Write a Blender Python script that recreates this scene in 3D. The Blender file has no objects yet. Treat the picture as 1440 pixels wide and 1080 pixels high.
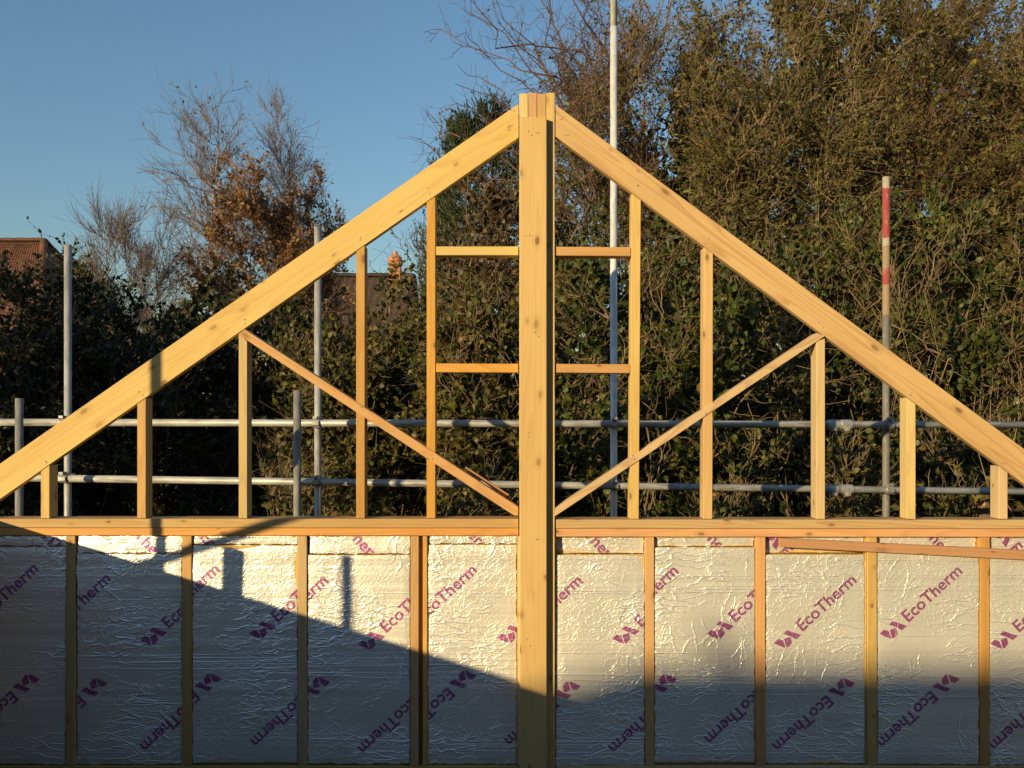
import bpy, bmesh, math, random
import numpy as np
from mathutils import Vector, Matrix

# ------------------------------------------------------------------ camera, sky, sun, exposure
scene = bpy.context.scene
COL = scene.collection
F = 1280.0            # focal length in photograph pixels (1440 wide)
HOR = 578.0           # horizon row
ZC = 4.5              # camera height above the ground
DECK = ZC - 1.90      # floor deck of the timber frame
cam_d = bpy.data.cameras.new('camera'); cam = bpy.data.objects.new('camera', cam_d); COL.objects.link(cam)
cam.location = (0, 0, ZC); cam.rotation_euler = (math.pi / 2, 0, 0)
cam_d.sensor_fit = 'HORIZONTAL'; cam_d.sensor_width = 36.0; cam_d.lens = 36.0 * F / 1440.0
cam_d.shift_y = (HOR - 540.0) / 1440.0
cam_d.clip_start = 0.05; cam_d.clip_end = 2000
scene.camera = cam

SUN_AZ = 41.0         # degrees, the sun stands behind the camera and to the left
SUN_EL = 11.5
world = bpy.data.worlds.new('World'); scene.world = world; world.use_nodes = True
wn = world.node_tree.nodes; wl = world.node_tree.links
bg = wn['Background']
sky = wn.new('ShaderNodeTexSky'); sky.sky_type = 'NISHITA'; sky.sun_disc = False
sky.sun_elevation = math.radians(SUN_EL); sky.sun_rotation = math.radians(180 + SUN_AZ)
sky.altitude = 50; sky.air_density = 1.4; sky.dust_density = 0.3; sky.ozone_density = 4.0
wl.new(sky.outputs[0], bg.inputs[0]); bg.inputs[1].default_value = 0.126

sun_d = bpy.data.lights.new('sun', 'SUN'); sun = bpy.data.objects.new('sun', sun_d); COL.objects.link(sun)
sun_d.energy = 5.0; sun_d.angle = math.radians(0.5); sun_d.color = (1.0, 0.77, 0.40)
a_, e_ = math.radians(SUN_AZ), math.radians(SUN_EL)
LIGHT = Vector((math.sin(a_) * math.cos(e_), math.cos(a_) * math.cos(e_), -math.sin(e_)))
sun.rotation_euler = LIGHT.to_track_quat('-Z', 'Y').to_euler()

scene.render.engine = 'CYCLES'
scene.view_settings.view_transform = 'Standard'; scene.view_settings.look = 'None'
scene.view_settings.gamma = 1.0; scene.view_settings.use_curve_mapping = False
scene.view_settings.exposure = 0.3
scene.cycles.max_bounces = 6; scene.cycles.diffuse_bounces = 3; scene.cycles.glossy_bounces = 3
scene.cycles.transmission_bounces = 3; scene.cycles.transparent_max_bounces = 4

random.seed(7)
rng = np.random.default_rng(11)
D = 4.794             # distance of the gable's front face (267 photograph pixels to the metre)

def P(u, v, Y):
    return Vector(((u - 720.0) * Y / F, Y, ZC - (v - HOR) * Y / F))

# ------------------------------------------------------------------ helpers
def props(o, label=None, cat=None, group=None, kind=None):
    if label: o['label'] = label
    if cat: o['category'] = cat
    if group: o['group'] = group
    if kind: o['kind'] = kind
    return o

def empty(name, loc=(0, 0, 0), **k):
    o = bpy.data.objects.new(name, None); COL.objects.link(o); o.location = loc
    o.empty_display_size = 0.1
    return props(o, **k)

def place(o, parent):
    """o was located in world space; hang it under an unrotated parent"""
    if parent is not None:
        o.parent = parent
        off = Vector((0, 0, 0)); p = parent
        while p is not None:
            off += p.location; p = p.parent
        o.location = Vector(o.location) - off
    return o

def mesh_obj(name, me, mat, parent=None, loc=(0, 0, 0), rot=None, **k):
    o = bpy.data.objects.new(name, me); COL.objects.link(o)
    o.location = loc
    if rot is not None: o.rotation_euler = rot
    if mat is not None and len(me.materials) == 0: me.materials.append(mat)
    place(o, parent)
    return props(o, **k)

def bm_obj(name, bm, mat, parent=None, loc=(0, 0, 0), rot=None, smooth=False, **k):
    me = bpy.data.meshes.new(name); bm.normal_update(); bm.to_mesh(me); bm.free()
    if smooth:
        me.polygons.foreach_set('use_smooth', [True] * len(me.polygons))
    return mesh_obj(name, me, mat, parent, loc, rot, **k)

def np_mesh(name, verts, faces, smooth=False):
    """verts (n,3); faces (m,3) or (m,4)"""
    me = bpy.data.meshes.new(name)
    verts = np.ascontiguousarray(verts, dtype=np.float32); faces = np.ascontiguousarray(faces, dtype=np.int32)
    n, k = faces.shape
    me.vertices.add(len(verts)); me.vertices.foreach_set('co', verts.ravel())
    me.loops.add(n * k); me.loops.foreach_set('vertex_index', faces.ravel())
    me.polygons.add(n); me.polygons.foreach_set('loop_start', np.arange(0, n * k, k, dtype=np.int32))
    if smooth: me.polygons.foreach_set('use_smooth', np.ones(n, dtype=bool))
    me.update(calc_edges=True)
    return me

def box_bm(bm, x0, x1, y0, y1, z0, z1):
    vs = [bm.verts.new(p) for p in ((x0, y0, z0), (x1, y0, z0), (x1, y1, z0), (x0, y1, z0), (x0, y0, z1), (x1, y0, z1), (x1, y1, z1), (x0, y1, z1))]
    for f in ((0, 3, 2, 1), (4, 5, 6, 7), (0, 1, 5, 4), (1, 2, 6, 5), (2, 3, 7, 6), (3, 0, 4, 7)):
        bm.faces.new([vs[i] for i in f])

def bevel(bm, w, seg=1):
    bmesh.ops.bevel(bm, geom=list(bm.edges), offset=w, segments=seg, affect='EDGES', profile=0.6)

def tube_obj(name, a, b, r, mat, parent=None, sides=20, thick=0.004, **k):
    """hollow scaffold tube from a to b, local Z along the tube"""
    a, b = Vector(a), Vector(b); d = b - a; L = d.length
    bm = bmesh.new(); rings = []
    for rr, z in ((r - thick, 0.04), (r - thick, 0), (r, 0), (r, L), (r - thick, L), (r - thick, L - 0.04)):
        rings.append([bm.verts.new((rr * math.cos(2 * math.pi * i / sides), rr * math.sin(2 * math.pi * i / sides), z)) for i in range(sides)])
    for q in range(5):
        for i in range(sides):
            j = (i + 1) % sides
            bm.faces.new((rings[q][i], rings[q][j], rings[q + 1][j], rings[q + 1][i]))
    bmesh.ops.recalc_face_normals(bm, faces=bm.faces)
    me = bpy.data.meshes.new(name); bm.to_mesh(me); bm.free()
    sm = [abs(p.normal.z) < 0.5 for p in me.polygons]
    me.polygons.foreach_set('use_smooth', sm)
    o = bpy.data.objects.new(name, me); COL.objects.link(o); me.materials.append(mat)
    o.rotation_euler = d.to_track_quat('Z', 'Y').to_euler(); o.location = a
    place(o, parent)
    return props(o, **k)

# ------------------------------------------------------------------ materials
def new_mat(name):
    m = bpy.data.materials.new(name); m.use_nodes = True
    nt = m.node_tree; nt.nodes.clear()
    out = nt.nodes.new('ShaderNodeOutputMaterial'); b = nt.nodes.new('ShaderNodeBsdfPrincipled')
    nt.links.new(b.outputs[0], out.inputs[0])
    return m, nt, b, out

def nd(nt, t, **kw):
    n = nt.nodes.new(t)
    for k, v in kw.items(): setattr(n, k, v)
    return n

def mapping(nt, scale=(1, 1, 1), coord='Object', rand=True, loc=(0, 0, 0)):
    tc = nd(nt, 'ShaderNodeTexCoord'); mp = nd(nt, 'ShaderNodeMapping')
    mp.inputs['Scale'].default_value = scale; mp.inputs['Location'].default_value = loc
    src = tc.outputs[coord]
    if rand:
        oi = nd(nt, 'ShaderNodeObjectInfo'); vm = nd(nt, 'ShaderNodeVectorMath', operation='SCALE')
        cmb = nd(nt, 'ShaderNodeCombineXYZ')
        mul = nd(nt, 'ShaderNodeMath', operation='MULTIPLY'); mul.inputs[1].default_value = 37.0
        nt.links.new(oi.outputs['Random'], mul.inputs[0])
        for i in range(3): nt.links.new(mul.outputs[0], cmb.inputs[i])
        ad = nd(nt, 'ShaderNodeVectorMath', operation='ADD')
        nt.links.new(src, ad.inputs[0]); nt.links.new(cmb.outputs[0], ad.inputs[1]); src = ad.outputs[0]
    nt.links.new(src, mp.inputs[0])
    return mp.outputs[0]

def noise(nt, vec, scale, detail=3, rough=0.5, dist=0.0):
    n = nd(nt, 'ShaderNodeTexNoise'); n.inputs['Scale'].default_value = scale; n.inputs['Detail'].default_value = detail
    n.inputs['Roughness'].default_value = rough; n.inputs['Distortion'].default_value = dist
    if vec is not None: nt.links.new(vec, n.inputs['Vector'])
    return n.outputs['Fac']

def ramp(nt, fac, stops, interp='LINEAR'):
    r = nd(nt, 'ShaderNodeValToRGB'); r.color_ramp.interpolation = interp
    cr = r.color_ramp
    while len(cr.elements) < len(stops): cr.elements.new(0.5)
    for e, (p, c) in zip(cr.elements, stops):
        e.position = p; e.color = (*c, 1) if len(c) == 3 else c
    nt.links.new(fac, r.inputs[0])
    return r.outputs['Color']

def mixc(nt, fac, a, b, mode='MIX'):
    m = nd(nt, 'ShaderNodeMix', data_type='RGBA', blend_type=mode)
    if isinstance(fac, (int, float)): m.inputs[0].default_value = fac
    else: nt.links.new(fac, m.inputs[0])
    for sock, val in ((m.inputs[6], a), (m.inputs[7], b)):
        if isinstance(val, tuple): sock.default_value = (*val, 1)
        else: nt.links.new(val, sock)
    return m.outputs[2]

def math_n(nt, op, a, b=None, clamp=False):
    m = nd(nt, 'ShaderNodeMath', operation=op, use_clamp=clamp)
    for i, val in enumerate((a, b)):
        if val is None: continue
        if isinstance(val, (int, float)): m.inputs[i].default_value = val
        else: nt.links.new(val, m.inputs[i])
    return m.outputs[0]

def smooth(nt, val, lo, hi):
    r = nd(nt, 'ShaderNodeMapRange', interpolation_type='SMOOTHSTEP')
    nt.links.new(val, r.inputs[0]); r.inputs[1].default_value = lo; r.inputs[2].default_value = hi
    return r.outputs[0]

def bump(nt, b, h, strength=0.3, dist=0.01):
    n = nd(nt, 'ShaderNodeBump'); n.inputs['Strength'].default_value = strength; n.inputs['Distance'].default_value = dist
    nt.links.new(h, n.inputs['Height']); nt.links.new(n.outputs[0], b.inputs['Normal'])
    return n

def pine(name, pale, dark, knotty=0.26, grain=1.0):
    """sawn softwood; the grain runs along local X"""
    m, nt, b, out = new_mat(name)
    # growth rings cut by the board face: contour lines of a stretched noise field
    ringf = noise(nt, mapping(nt, (0.30, 5.0, 5.0)), 1.0, 2, 0.45, 0.25)
    ring = math_n(nt, 'FRACT', math_n(nt, 'MULTIPLY', ringf, 19.0))
    v2 = mapping(nt, (3.0, 120.0, 120.0)); fine = noise(nt, v2, 1.0, 3, 0.6)
    c = ramp(nt, ring, [(0.0, pale), (0.6, tuple(0.93 * p + 0.07 * d for p, d in zip(pale, dark))), (0.92, tuple((1 - 0.34 * grain) * p + 0.34 * grain * d for p, d in zip(pale, dark))), (1.0, tuple(0.9 * p + 0.1 * d for p, d in zip(pale, dark)))])
    c = mixc(nt, math_n(nt, 'MULTIPLY', fine, 0.30), c, dark)
    broad = noise(nt, mapping(nt, (0.8, 3.0, 3.0)), 1.0, 2)
    c = mixc(nt, smooth(nt, broad, 0.42, 0.75), c, mixc(nt, 0.35, c, dark))
    # per-board tone
    oi = nd(nt, 'ShaderNodeObjectInfo')
    hsv = nd(nt, 'ShaderNodeHueSaturation'); nt.links.new(c, hsv.inputs['Color'])
    rr = nd(nt, 'ShaderNodeMapRange'); nt.links.new(oi.outputs['Random'], rr.inputs[0]); rr.inputs[3].default_value = 0.84; rr.inputs[4].default_value = 1.1
    nt.links.new(rr.outputs[0], hsv.inputs['Value'])
    r2 = nd(nt, 'ShaderNodeMapRange'); nt.links.new(math_n(nt, 'FRACT', math_n(nt, 'MULTIPLY', oi.outputs['Random'], 17.3)), r2.inputs[0]); r2.inputs[3].default_value = 0.488; r2.inputs[4].default_value = 0.512
    nt.links.new(r2.outputs[0], hsv.inputs['Hue'])
    r3 = nd(nt, 'ShaderNodeMapRange'); nt.links.new(math_n(nt, 'FRACT', math_n(nt, 'MULTIPLY', oi.outputs['Random'], 7.7)), r3.inputs[0]); r3.inputs[3].default_value = 0.82; r3.inputs[4].default_value = 1.08
    nt.links.new(r3.outputs[0], hsv.inputs['Saturation'])
    c = hsv.outputs[0]
    # knots
    vk = mapping(nt, (6.5, 13.0, 13.0))
    dv = nd(nt, 'ShaderNodeTexNoise'); dv.inputs['Scale'].default_value = 3.0; nt.links.new(vk, dv.inputs['Vector'])
    vo = nd(nt, 'ShaderNodeTexVoronoi', voronoi_dimensions='2D'); vo.inputs['Scale'].default_value = 0.8; vo.inputs['Randomness'].default_value = 1.0
    ad = nd(nt, 'ShaderNodeVectorMath', operation='ADD'); sc = nd(nt, 'ShaderNodeVectorMath', operation='SCALE'); sc.inputs['Scale'].default_value = 0.12
    nt.links.new(dv.outputs['Color'], sc.inputs[0]); nt.links.new(vk, ad.inputs[0]); nt.links.new(sc.outputs[0], ad.inputs[1]); sx = nd(nt, 'ShaderNodeSeparateXYZ'); nt.links.new(ad.outputs[0], sx.inputs[0]); cx_ = nd(nt, 'ShaderNodeCombineXYZ')
    nt.links.new(sx.outputs[0], cx_.inputs[0]); nt.links.new(math_n(nt, 'ADD', sx.outputs[2], math_n(nt, 'MULTIPLY', sx.outputs[1], 0.8)), cx_.inputs[1])
    nt.links.new(cx_.outputs[0], vo.inputs['Vector'])
    sep = nd(nt, 'ShaderNodeSeparateColor'); nt.links.new(vo.outputs['Color'], sep.inputs[0])
    keep = math_n(nt, 'LESS_THAN', sep.outputs[0], knotty)
    size = math_n(nt, 'MULTIPLY_ADD', sep.outputs[1], 0.10); nt.nodes[-1].inputs[2].default_value = 0.055
    dd = math_n(nt, 'DIVIDE', vo.outputs['Distance'], size)
    core = math_n(nt, 'MULTIPLY', math_n(nt, 'SUBTRACT', 1.0, smooth(nt, dd, 0.55, 1.0)), keep)
    halo = math_n(nt, 'MULTIPLY', math_n(nt, 'SUBTRACT', 1.0, smooth(nt, dd, 0.8, 2.4)), keep)
    c = mixc(nt, math_n(nt, 'MULTIPLY', halo, 0.24), c, tuple(0.75 * d for d in dark))
    c = mixc(nt, math_n(nt, 'MULTIPLY', core, math_n(nt, 'ADD', 0.25, math_n(nt, 'MULTIPLY', sep.outputs[2], 0.6))), c, (0.15, 0.07, 0.024))
    # grime and handling marks
    g = noise(nt, mapping(nt, (2.0, 9.0, 9.0)), 2.2, 4, 0.65)
    c = mixc(nt, math_n(nt, 'MULTIPLY', smooth(nt, g, 0.60, 0.8), 0.28), c, (0.20, 0.14, 0.085))
    nt.links.new(c, b.inputs['Base Color'])
    b.inputs['Roughness'].default_value = 0.62; b.inputs['Specular IOR Level'].default_value = 0.3
    h = math_n(nt, 'ADD', math_n(nt, 'MULTIPLY', ring, 0.2), fine)
    bump(nt, b, h, 0.25, 0.0008)
    return m

PINE_PALE = pine('pine_pale', (0.635, 0.465, 0.205), (0.42, 0.24, 0.08))
PINE_GOLD = pine('pine_golden', (0.63, 0.43, 0.165), (0.39, 0.20, 0.055))
PINE_ORANGE = pine('pine_orange', (0.64, 0.37, 0.11), (0.40, 0.175, 0.04), 0.4)
PINE_TAN = pine('pine_tan', (0.60, 0.40, 0.185), (0.36, 0.185, 0.07), 0.22, 1.7)
PINE_POST = pine('pine_post', (0.66, 0.475, 0.205), (0.42, 0.24, 0.08), 0.34, 0.8)
PINE_RED = pine('pine_reddish', (0.50, 0.245, 0.10), (0.30, 0.12, 0.045), 0.3)

def foil_material(name, print_col=None):
    m, nt, b, out = new_mat(name)
    v = nd(nt, 'ShaderNodeNewGeometry').outputs['Position']
    # crumpled foil relief: long cracks, small wrinkles, horizontal ribs
    wv = nd(nt, 'ShaderNodeTexNoise'); wv.inputs['Scale'].default_value = 9.0; wv.inputs['Detail'].default_value = 3
    nt.links.new(v, wv.inputs['Vector'])
    sc = nd(nt, 'ShaderNodeVectorMath', operation='SCALE'); sc.inputs['Scale'].default_value = 0.10; nt.links.new(wv.outputs['Color'], sc.inputs[0])
    ad = nd(nt, 'ShaderNodeVectorMath', operation='ADD'); nt.links.new(v, ad.inputs[0]); nt.links.new(sc.outputs[0], ad.inputs[1])
    heights = []
    def crease(scale3, vs, wd, amp, maskscale, mlo, mhi):
        mp = nd(nt, 'ShaderNodeMapping'); mp.inputs['Scale'].default_value = scale3; nt.links.new(ad.outputs[0], mp.inputs[0])
        vo = nd(nt, 'ShaderNodeTexVoronoi', feature='DISTANCE_TO_EDGE'); vo.inputs['Scale'].default_value = vs; nt.links.new(mp.outputs[0], vo.inputs['Vector'])
        ridge = math_n(nt, 'SUBTRACT', 1.0, smooth(nt, vo.outputs['Distance'], 0.0, wd))
        msk = smooth(nt, noise(nt, v, maskscale, 2), mlo, mhi)
        heights.append(math_n(nt, 'MULTIPLY', math_n(nt, 'MULTIPLY', ridge, msk), amp))
    crease((0.7, 1.0, 3.8), 6.5, 0.085, 1.35, 3.0, 0.47, 0.58)
    crease((1.6, 1.0, 0.8), 8.0, 0.075, 1.0, 3.6, 0.53, 0.62)
    crease((0.9, 1.0, 1.7), 24.0, 0.14, 0.55, 4.0, 0.36, 0.56)
    crease((1.0, 1.0, 1.2), 46.0, 0.20, 0.22, 6.0, 0.36, 0.56)
    fine = noise(nt, v, 55.0, 4, 0.6, 0.8)
    mid = noise(nt, v, 16.0, 3, 0.55, 1.2)
    mpz = nd(nt, 'ShaderNodeMapping'); mpz.inputs['Scale'].default_value = (0.10, 1.0, 13.0); nt.links.new(v, mpz.inputs[0])
    ribs = noise(nt, mpz.outputs[0], 1.0, 2, 0.5)
    ribl = math_n(nt, 'SUBTRACT', 1.0, smooth(nt, math_n(nt, 'ABSOLUTE', math_n(nt, 'SUBTRACT', ribs, 0.55)), 0.0, 0.010))
    ribl = math_n(nt, 'MULTIPLY', ribl, math_n(nt, 'ADD', 0.3, noise(nt, v, 14.0, 2)))
    h = heights[0]
    for q in heights[1:]: h = math_n(nt, 'ADD', h, q)
    h = math_n(nt, 'ADD', h, math_n(nt, 'MULTIPLY', fine, 0.22))
    h = math_n(nt, 'ADD', h, math_n(nt, 'MULTIPLY', mid, 0.5))
    h = math_n(nt, 'ADD', h, math_n(nt, 'MULTIPLY', ribl, 1.1))
    h = math_n(nt, 'ADD', h, math_n(nt, 'MULTIPLY', ribs, 4.0))
    bump(nt, b, h, 0.8, 0.0023)
    if print_col is None:
        tone = noise(nt, v, 3.0, 3)
        c = ramp(nt, tone, [(0.3, (0.88, 0.86, 0.82)), (0.7, (0.96, 0.94, 0.90))])
        nt.links.new(c, b.inputs['Base Color'])
        b.inputs['Metallic'].default_value = 0.56; b.inputs['Roughness'].default_value = 0.41; b.inputs['Specular IOR Level'].default_value = 0.5
    else:
        wear = noise(nt, v, 45.0, 4, 0.7)
        c = mixc(nt, smooth(nt, wear, 0.50, 0.70), print_col, tuple(0.55 * p + 0.25 for p in print_col))
        nt.links.new(c, b.inputs['Base Color'])
        b.inputs['Metallic'].default_value = 0.6; b.inputs['Roughness'].default_value = 0.5
    return m

FOIL = foil_material('aluminium_foil')
PRINT = foil_material('purple_print', (0.42, 0.12, 0.34))

def simple(name, stops, scale=8.0, rough=0.8, detail=4, bump_s=0.3, bump_d=0.01, metallic=0.0, coord='Object', stretch=(1, 1, 1), spec=0.3):
    m, nt, b, out = new_mat(name)
    v = mapping(nt, stretch, coord)
    f = noise(nt, v, scale, detail, 0.6)
    nt.links.new(ramp(nt, f, stops), b.inputs['Base Color'])
    b.inputs['Roughness'].default_value = rough; b.inputs['Metallic'].default_value = metallic
    b.inputs['Specular IOR Level'].default_value = spec
    if bump_s: bump(nt, b, noise(nt, v, scale * 3, 4, 0.65), bump_s, bump_d)
    return m

FOAM = simple('yellow_foam', [(0.3, (0.52, 0.34, 0.12)), (0.7, (0.66, 0.46, 0.18))], 30, 0.9)

def galvanised(name, base=0.55, rough=0.42, dirt=0.5, metal=0.8):
    m, nt, b, out = new_mat(name)
    v = mapping(nt, (1, 1, 0.35))
    f = noise(nt, v, 16, 4, 0.65); g = noise(nt, mapping(nt, (1, 1, 0.12)), 40, 3)
    c = ramp(nt, f, [(0.32, (base * 0.6,) * 3), (0.55, (base,) * 3), (0.75, (base * 1.2,) * 3)])
    c = mixc(nt, math_n(nt, 'MULTIPLY', smooth(nt, g, 0.52, 0.7), dirt), c, (0.16, 0.12, 0.085))
    nt.links.new(c, b.inputs['Base Color'])
    b.inputs['Metallic'].default_value = metal
    rr = nd(nt, 'ShaderNodeMapRange'); nt.links.new(f, rr.inputs[0]); rr.inputs[3].default_value = rough - 0.1; rr.inputs[4].default_value = rough + 0.2
    nt.links.new(rr.outputs[0], b.inputs['Roughness'])
    bump(nt, b, f, 0.15, 0.002)
    return m

GALV = galvanised('galvanised_tube', 0.42, 0.42, 0.65, 0.18)
GALV_DARK = galvanised('dark_tube', 0.26, 0.6, 0.8, 0.1)  # darker and rougher than the plain tube, with more brown mixed in
GALV_BRIGHT = galvanised('bright_new_tube', 0.70, 0.36, 0.0, 0.12)
ZINC = galvanised('bright_zinc_fitting', 0.55, 0.24, 0.25, 0.6)

def banded_pole(length):
    """red and cream worn paint bands at the top of a grey tube, local Z measured along it"""
    m, nt, b, out = new_mat('banded_pole_paint')
    tc = nd(nt, 'ShaderNodeTexCoord'); sp = nd(nt, 'ShaderNodeSeparateXYZ'); nt.links.new(tc.outputs['Object'], sp.inputs[0])
    wob = math_n(nt, 'MULTIPLY', noise(nt, tc.outputs['Object'], 30, 3), 0.05)
    z = math_n(nt, 'ADD', math_n(nt, 'SUBTRACT', sp.outputs[2], length - 1.3), wob)
    z = math_n(nt, 'DIVIDE', z, 1.3)
    red, cream, grey = (0.36, 0.07, 0.06), (0.42, 0.37, 0.29), (0.16, 0.15, 0.14)  # grey is darkened to stand for the rafter's shadow on the lower tube
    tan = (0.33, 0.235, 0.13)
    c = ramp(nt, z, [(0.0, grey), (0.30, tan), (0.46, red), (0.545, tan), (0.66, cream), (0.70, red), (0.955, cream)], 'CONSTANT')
    w = smooth(nt, noise(nt, mapping(nt, (1, 1, 0.3)), 38, 4, 0.7), 0.52, 0.68)
    c = mixc(nt, math_n(nt, 'MULTIPLY', w, 0.8), c, (0.30, 0.27, 0.22))
    nt.links.new(c, b.inputs['Base Color']); b.inputs['Roughness'].default_value = 0.6
    return m

def leaf_mat(name, stops, trans=0.25, rough=0.5, spec=0.35):
    m, nt, b, out = new_mat(name)
    g = nd(nt, 'ShaderNodeNewGeometry')
    c = ramp(nt, g.outputs['Random Per Island'], stops)
    blot = noise(nt, mapping(nt, (1, 1, 1), rand=False), 1.4, 3)
    hsv = nd(nt, 'ShaderNodeHueSaturation'); nt.links.new(c, hsv.inputs['Color'])
    rr = nd(nt, 'ShaderNodeMapRange'); nt.links.new(blot, rr.inputs[0]); rr.inputs[1].default_value = 0.3; rr.inputs[2].default_value = 0.7
    rr.inputs[3].default_value = 0.75; rr.inputs[4].default_value = 1.2
    nt.links.new(rr.outputs[0], hsv.inputs['Value']); c = hsv.outputs[0]
    nt.links.new(c, b.inputs['Base Color']); b.inputs['Roughness'].default_value = rough; b.inputs['Specular IOR Level'].default_value = spec
    t = nd(nt, 'ShaderNodeBsdfTranslucent'); nt.links.new(c, t.inputs[0])
    mx = nd(nt, 'ShaderNodeMixShader'); mx.inputs[0].default_value = trans
    nt.links.new(b.outputs[0], mx.inputs[1]); nt.links.new(t.outputs[0], mx.inputs[2]); nt.links.new(mx.outputs[0], out.inputs[0])
    return m

LEAF_GREEN = leaf_mat('leaf_green', [(0.0, (0.0198, 0.0350, 0.0076)), (0.45, (0.0426, 0.0654, 0.0106)), (0.85, (0.0798, 0.1026, 0.0167)), (0.96, (0.1292, 0.1216, 0.0205)), (1.0, (0.1140, 0.0646, 0.0190))])
LEAF_YGREEN = leaf_mat('leaf_yellow_green', [(0.0, (0.0342, 0.0418, 0.0091)), (0.5, (0.0760, 0.0798, 0.0152)), (0.85, (0.1292, 0.1102, 0.0228)), (1.0, (0.1520, 0.0760, 0.0190))])
LEAF_OLIVE = leaf_mat('leaf_olive_brown', [(0.0, (0.045, 0.052, 0.012)), (0.4, (0.092, 0.098, 0.020)), (0.80, (0.15, 0.142, 0.028)), (0.9, (0.135, 0.08, 0.026)), (1.0, (0.23, 0.195, 0.034))])
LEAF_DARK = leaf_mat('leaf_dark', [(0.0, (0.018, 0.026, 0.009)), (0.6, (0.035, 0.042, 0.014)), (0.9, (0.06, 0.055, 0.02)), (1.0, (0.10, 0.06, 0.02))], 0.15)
LEAF_RUST = leaf_mat('leaf_rust', [(0.0, (0.1440, 0.0646, 0.0240)), (0.4, (0.2448, 0.1102, 0.0400)), (0.75, (0.3024, 0.1520, 0.0560)), (1.0, (0.2160, 0.1748, 0.0640))], 0.25)
LEAF_MAROON = leaf_mat('leaf_maroon', [(0.0, (0.05, 0.028, 0.014)), (0.5, (0.085, 0.045, 0.02)), (0.8, (0.06, 0.06, 0.018)), (1.0, (0.13, 0.06, 0.03))], 0.2)
LEAF_CONIFER = leaf_mat('leaf_conifer', [(0.0, (0.018, 0.034, 0.012)), (0.6, (0.034, 0.055, 0.018)), (1.0, (0.06, 0.075, 0.026))], 0.12)
BARK = simple('bark_grey_brown', [(0.3, (0.085, 0.058, 0.036)), (0.7, (0.18, 0.13, 0.08))], 14, 0.9, stretch=(1, 1, 0.4))
BARK_TWIG = simple('bark_twig', [(0.3, (0.15, 0.105, 0.06)), (0.7, (0.28, 0.20, 0.12))], 6, 0.85, bump_s=0)
BARK_RED = simple('bark_reddish_twig', [(0.3, (0.10, 0.058, 0.04)), (0.7, (0.17, 0.10, 0.066))], 6, 0.85, bump_s=0)
BARK_PINK = simple('bark_birch_twig', [(0.3, (0.15, 0.112, 0.092)), (0.7, (0.24, 0.18, 0.15))], 6, 0.85, bump_s=0)
BARK_BIRCH = simple('bark_birch', [(0.35, (0.10, 0.075, 0.06)), (0.5, (0.42, 0.36, 0.29)), (0.75, (0.55, 0.48, 0.40))], 9, 0.8, stretch=(1, 1, 2.5))

GRASS = simple('rough_grass_ground', [(0.3, (0.035, 0.045, 0.014)), (0.55, (0.06, 0.062, 0.022)), (0.75, (0.10, 0.078, 0.04))], 1.2, 0.95, 6, 0.6, 0.05)
CHIPBOARD = simple('darkened_chipboard_deck', [(0.3, (0.06, 0.048, 0.032)), (0.6, (0.10, 0.08, 0.052)), (0.75, (0.13, 0.105, 0.07))], 60, 0.75, 5)  # deck colour darkened so the foil reflects less light
OSB = simple('strand_board', [(0.3, (0.30, 0.19, 0.09)), (0.5, (0.45, 0.31, 0.15)), (0.7, (0.55, 0.40, 0.22))], 45, 0.75, 4, stretch=(1, 1, 1))
BRICK = simple('brick_wall', [(0.3, (0.22, 0.085, 0.05)), (0.7, (0.34, 0.15, 0.09))], 5, 0.9, 5)
BRICK_DARK = simple('dark_brick_wall', [(0.3, (0.10, 0.06, 0.045)), (0.7, (0.16, 0.095, 0.07))], 5, 0.9, 5)
TILE = simple('clay_roof_tile', [(0.3, (0.08, 0.036, 0.023)), (0.5, (0.125, 0.056, 0.034)), (0.72, (0.17, 0.078, 0.047))], 3.5, 0.85, 6)
TILE_DARK = simple('brown_roof_tile', [(0.3, (0.04, 0.026, 0.022)), (0.7, (0.07, 0.045, 0.038))], 3.5, 0.9, 5)
TERRACOTTA = simple('terracotta', [(0.3, (0.42, 0.16, 0.06)), (0.7, (0.56, 0.25, 0.10))], 9, 0.75)
CUT_WOOD = simple('cut_wood', [(0.3, (0.45, 0.18, 0.07)), (0.7, (0.62, 0.28, 0.12))], 30, 0.8)

# ------------------------------------------------------------------ ground and floor
bm = bmesh.new(); box = [bm.verts.new(p) for p in ((-700, -500, 0), (700, -500, 0), (700, 900, 0), (-700, 900, 0))]; bm.faces.new(box)
bm_obj('ground', bm, GRASS, kind='structure')
deck = empty('floor_deck', (0.13, 1.4, DECK), kind='structure')
for i in range(5):
    for j in range(4):
        x0 = -2.93 + j * 1.53; y0 = -3.4 + i * 1.66
        bm = bmesh.new(); box_bm(bm, x0, x0 + 1.526, y0, min(y0 + 1.656, 4.75), DECK - 0.022, DECK); bevel(bm, 0.0015)
        bm_obj('deck_board', bm, CHIPBOARD, deck)
# joists' rim and wall of the storey under the deck
bm = bmesh.new(); box_bm(bm, -3.05, 3.31, -3.45, 4.98, 0.0, DECK - 0.03)
bm_obj('lower_storey', bm, BRICK, kind='structure')

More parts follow.
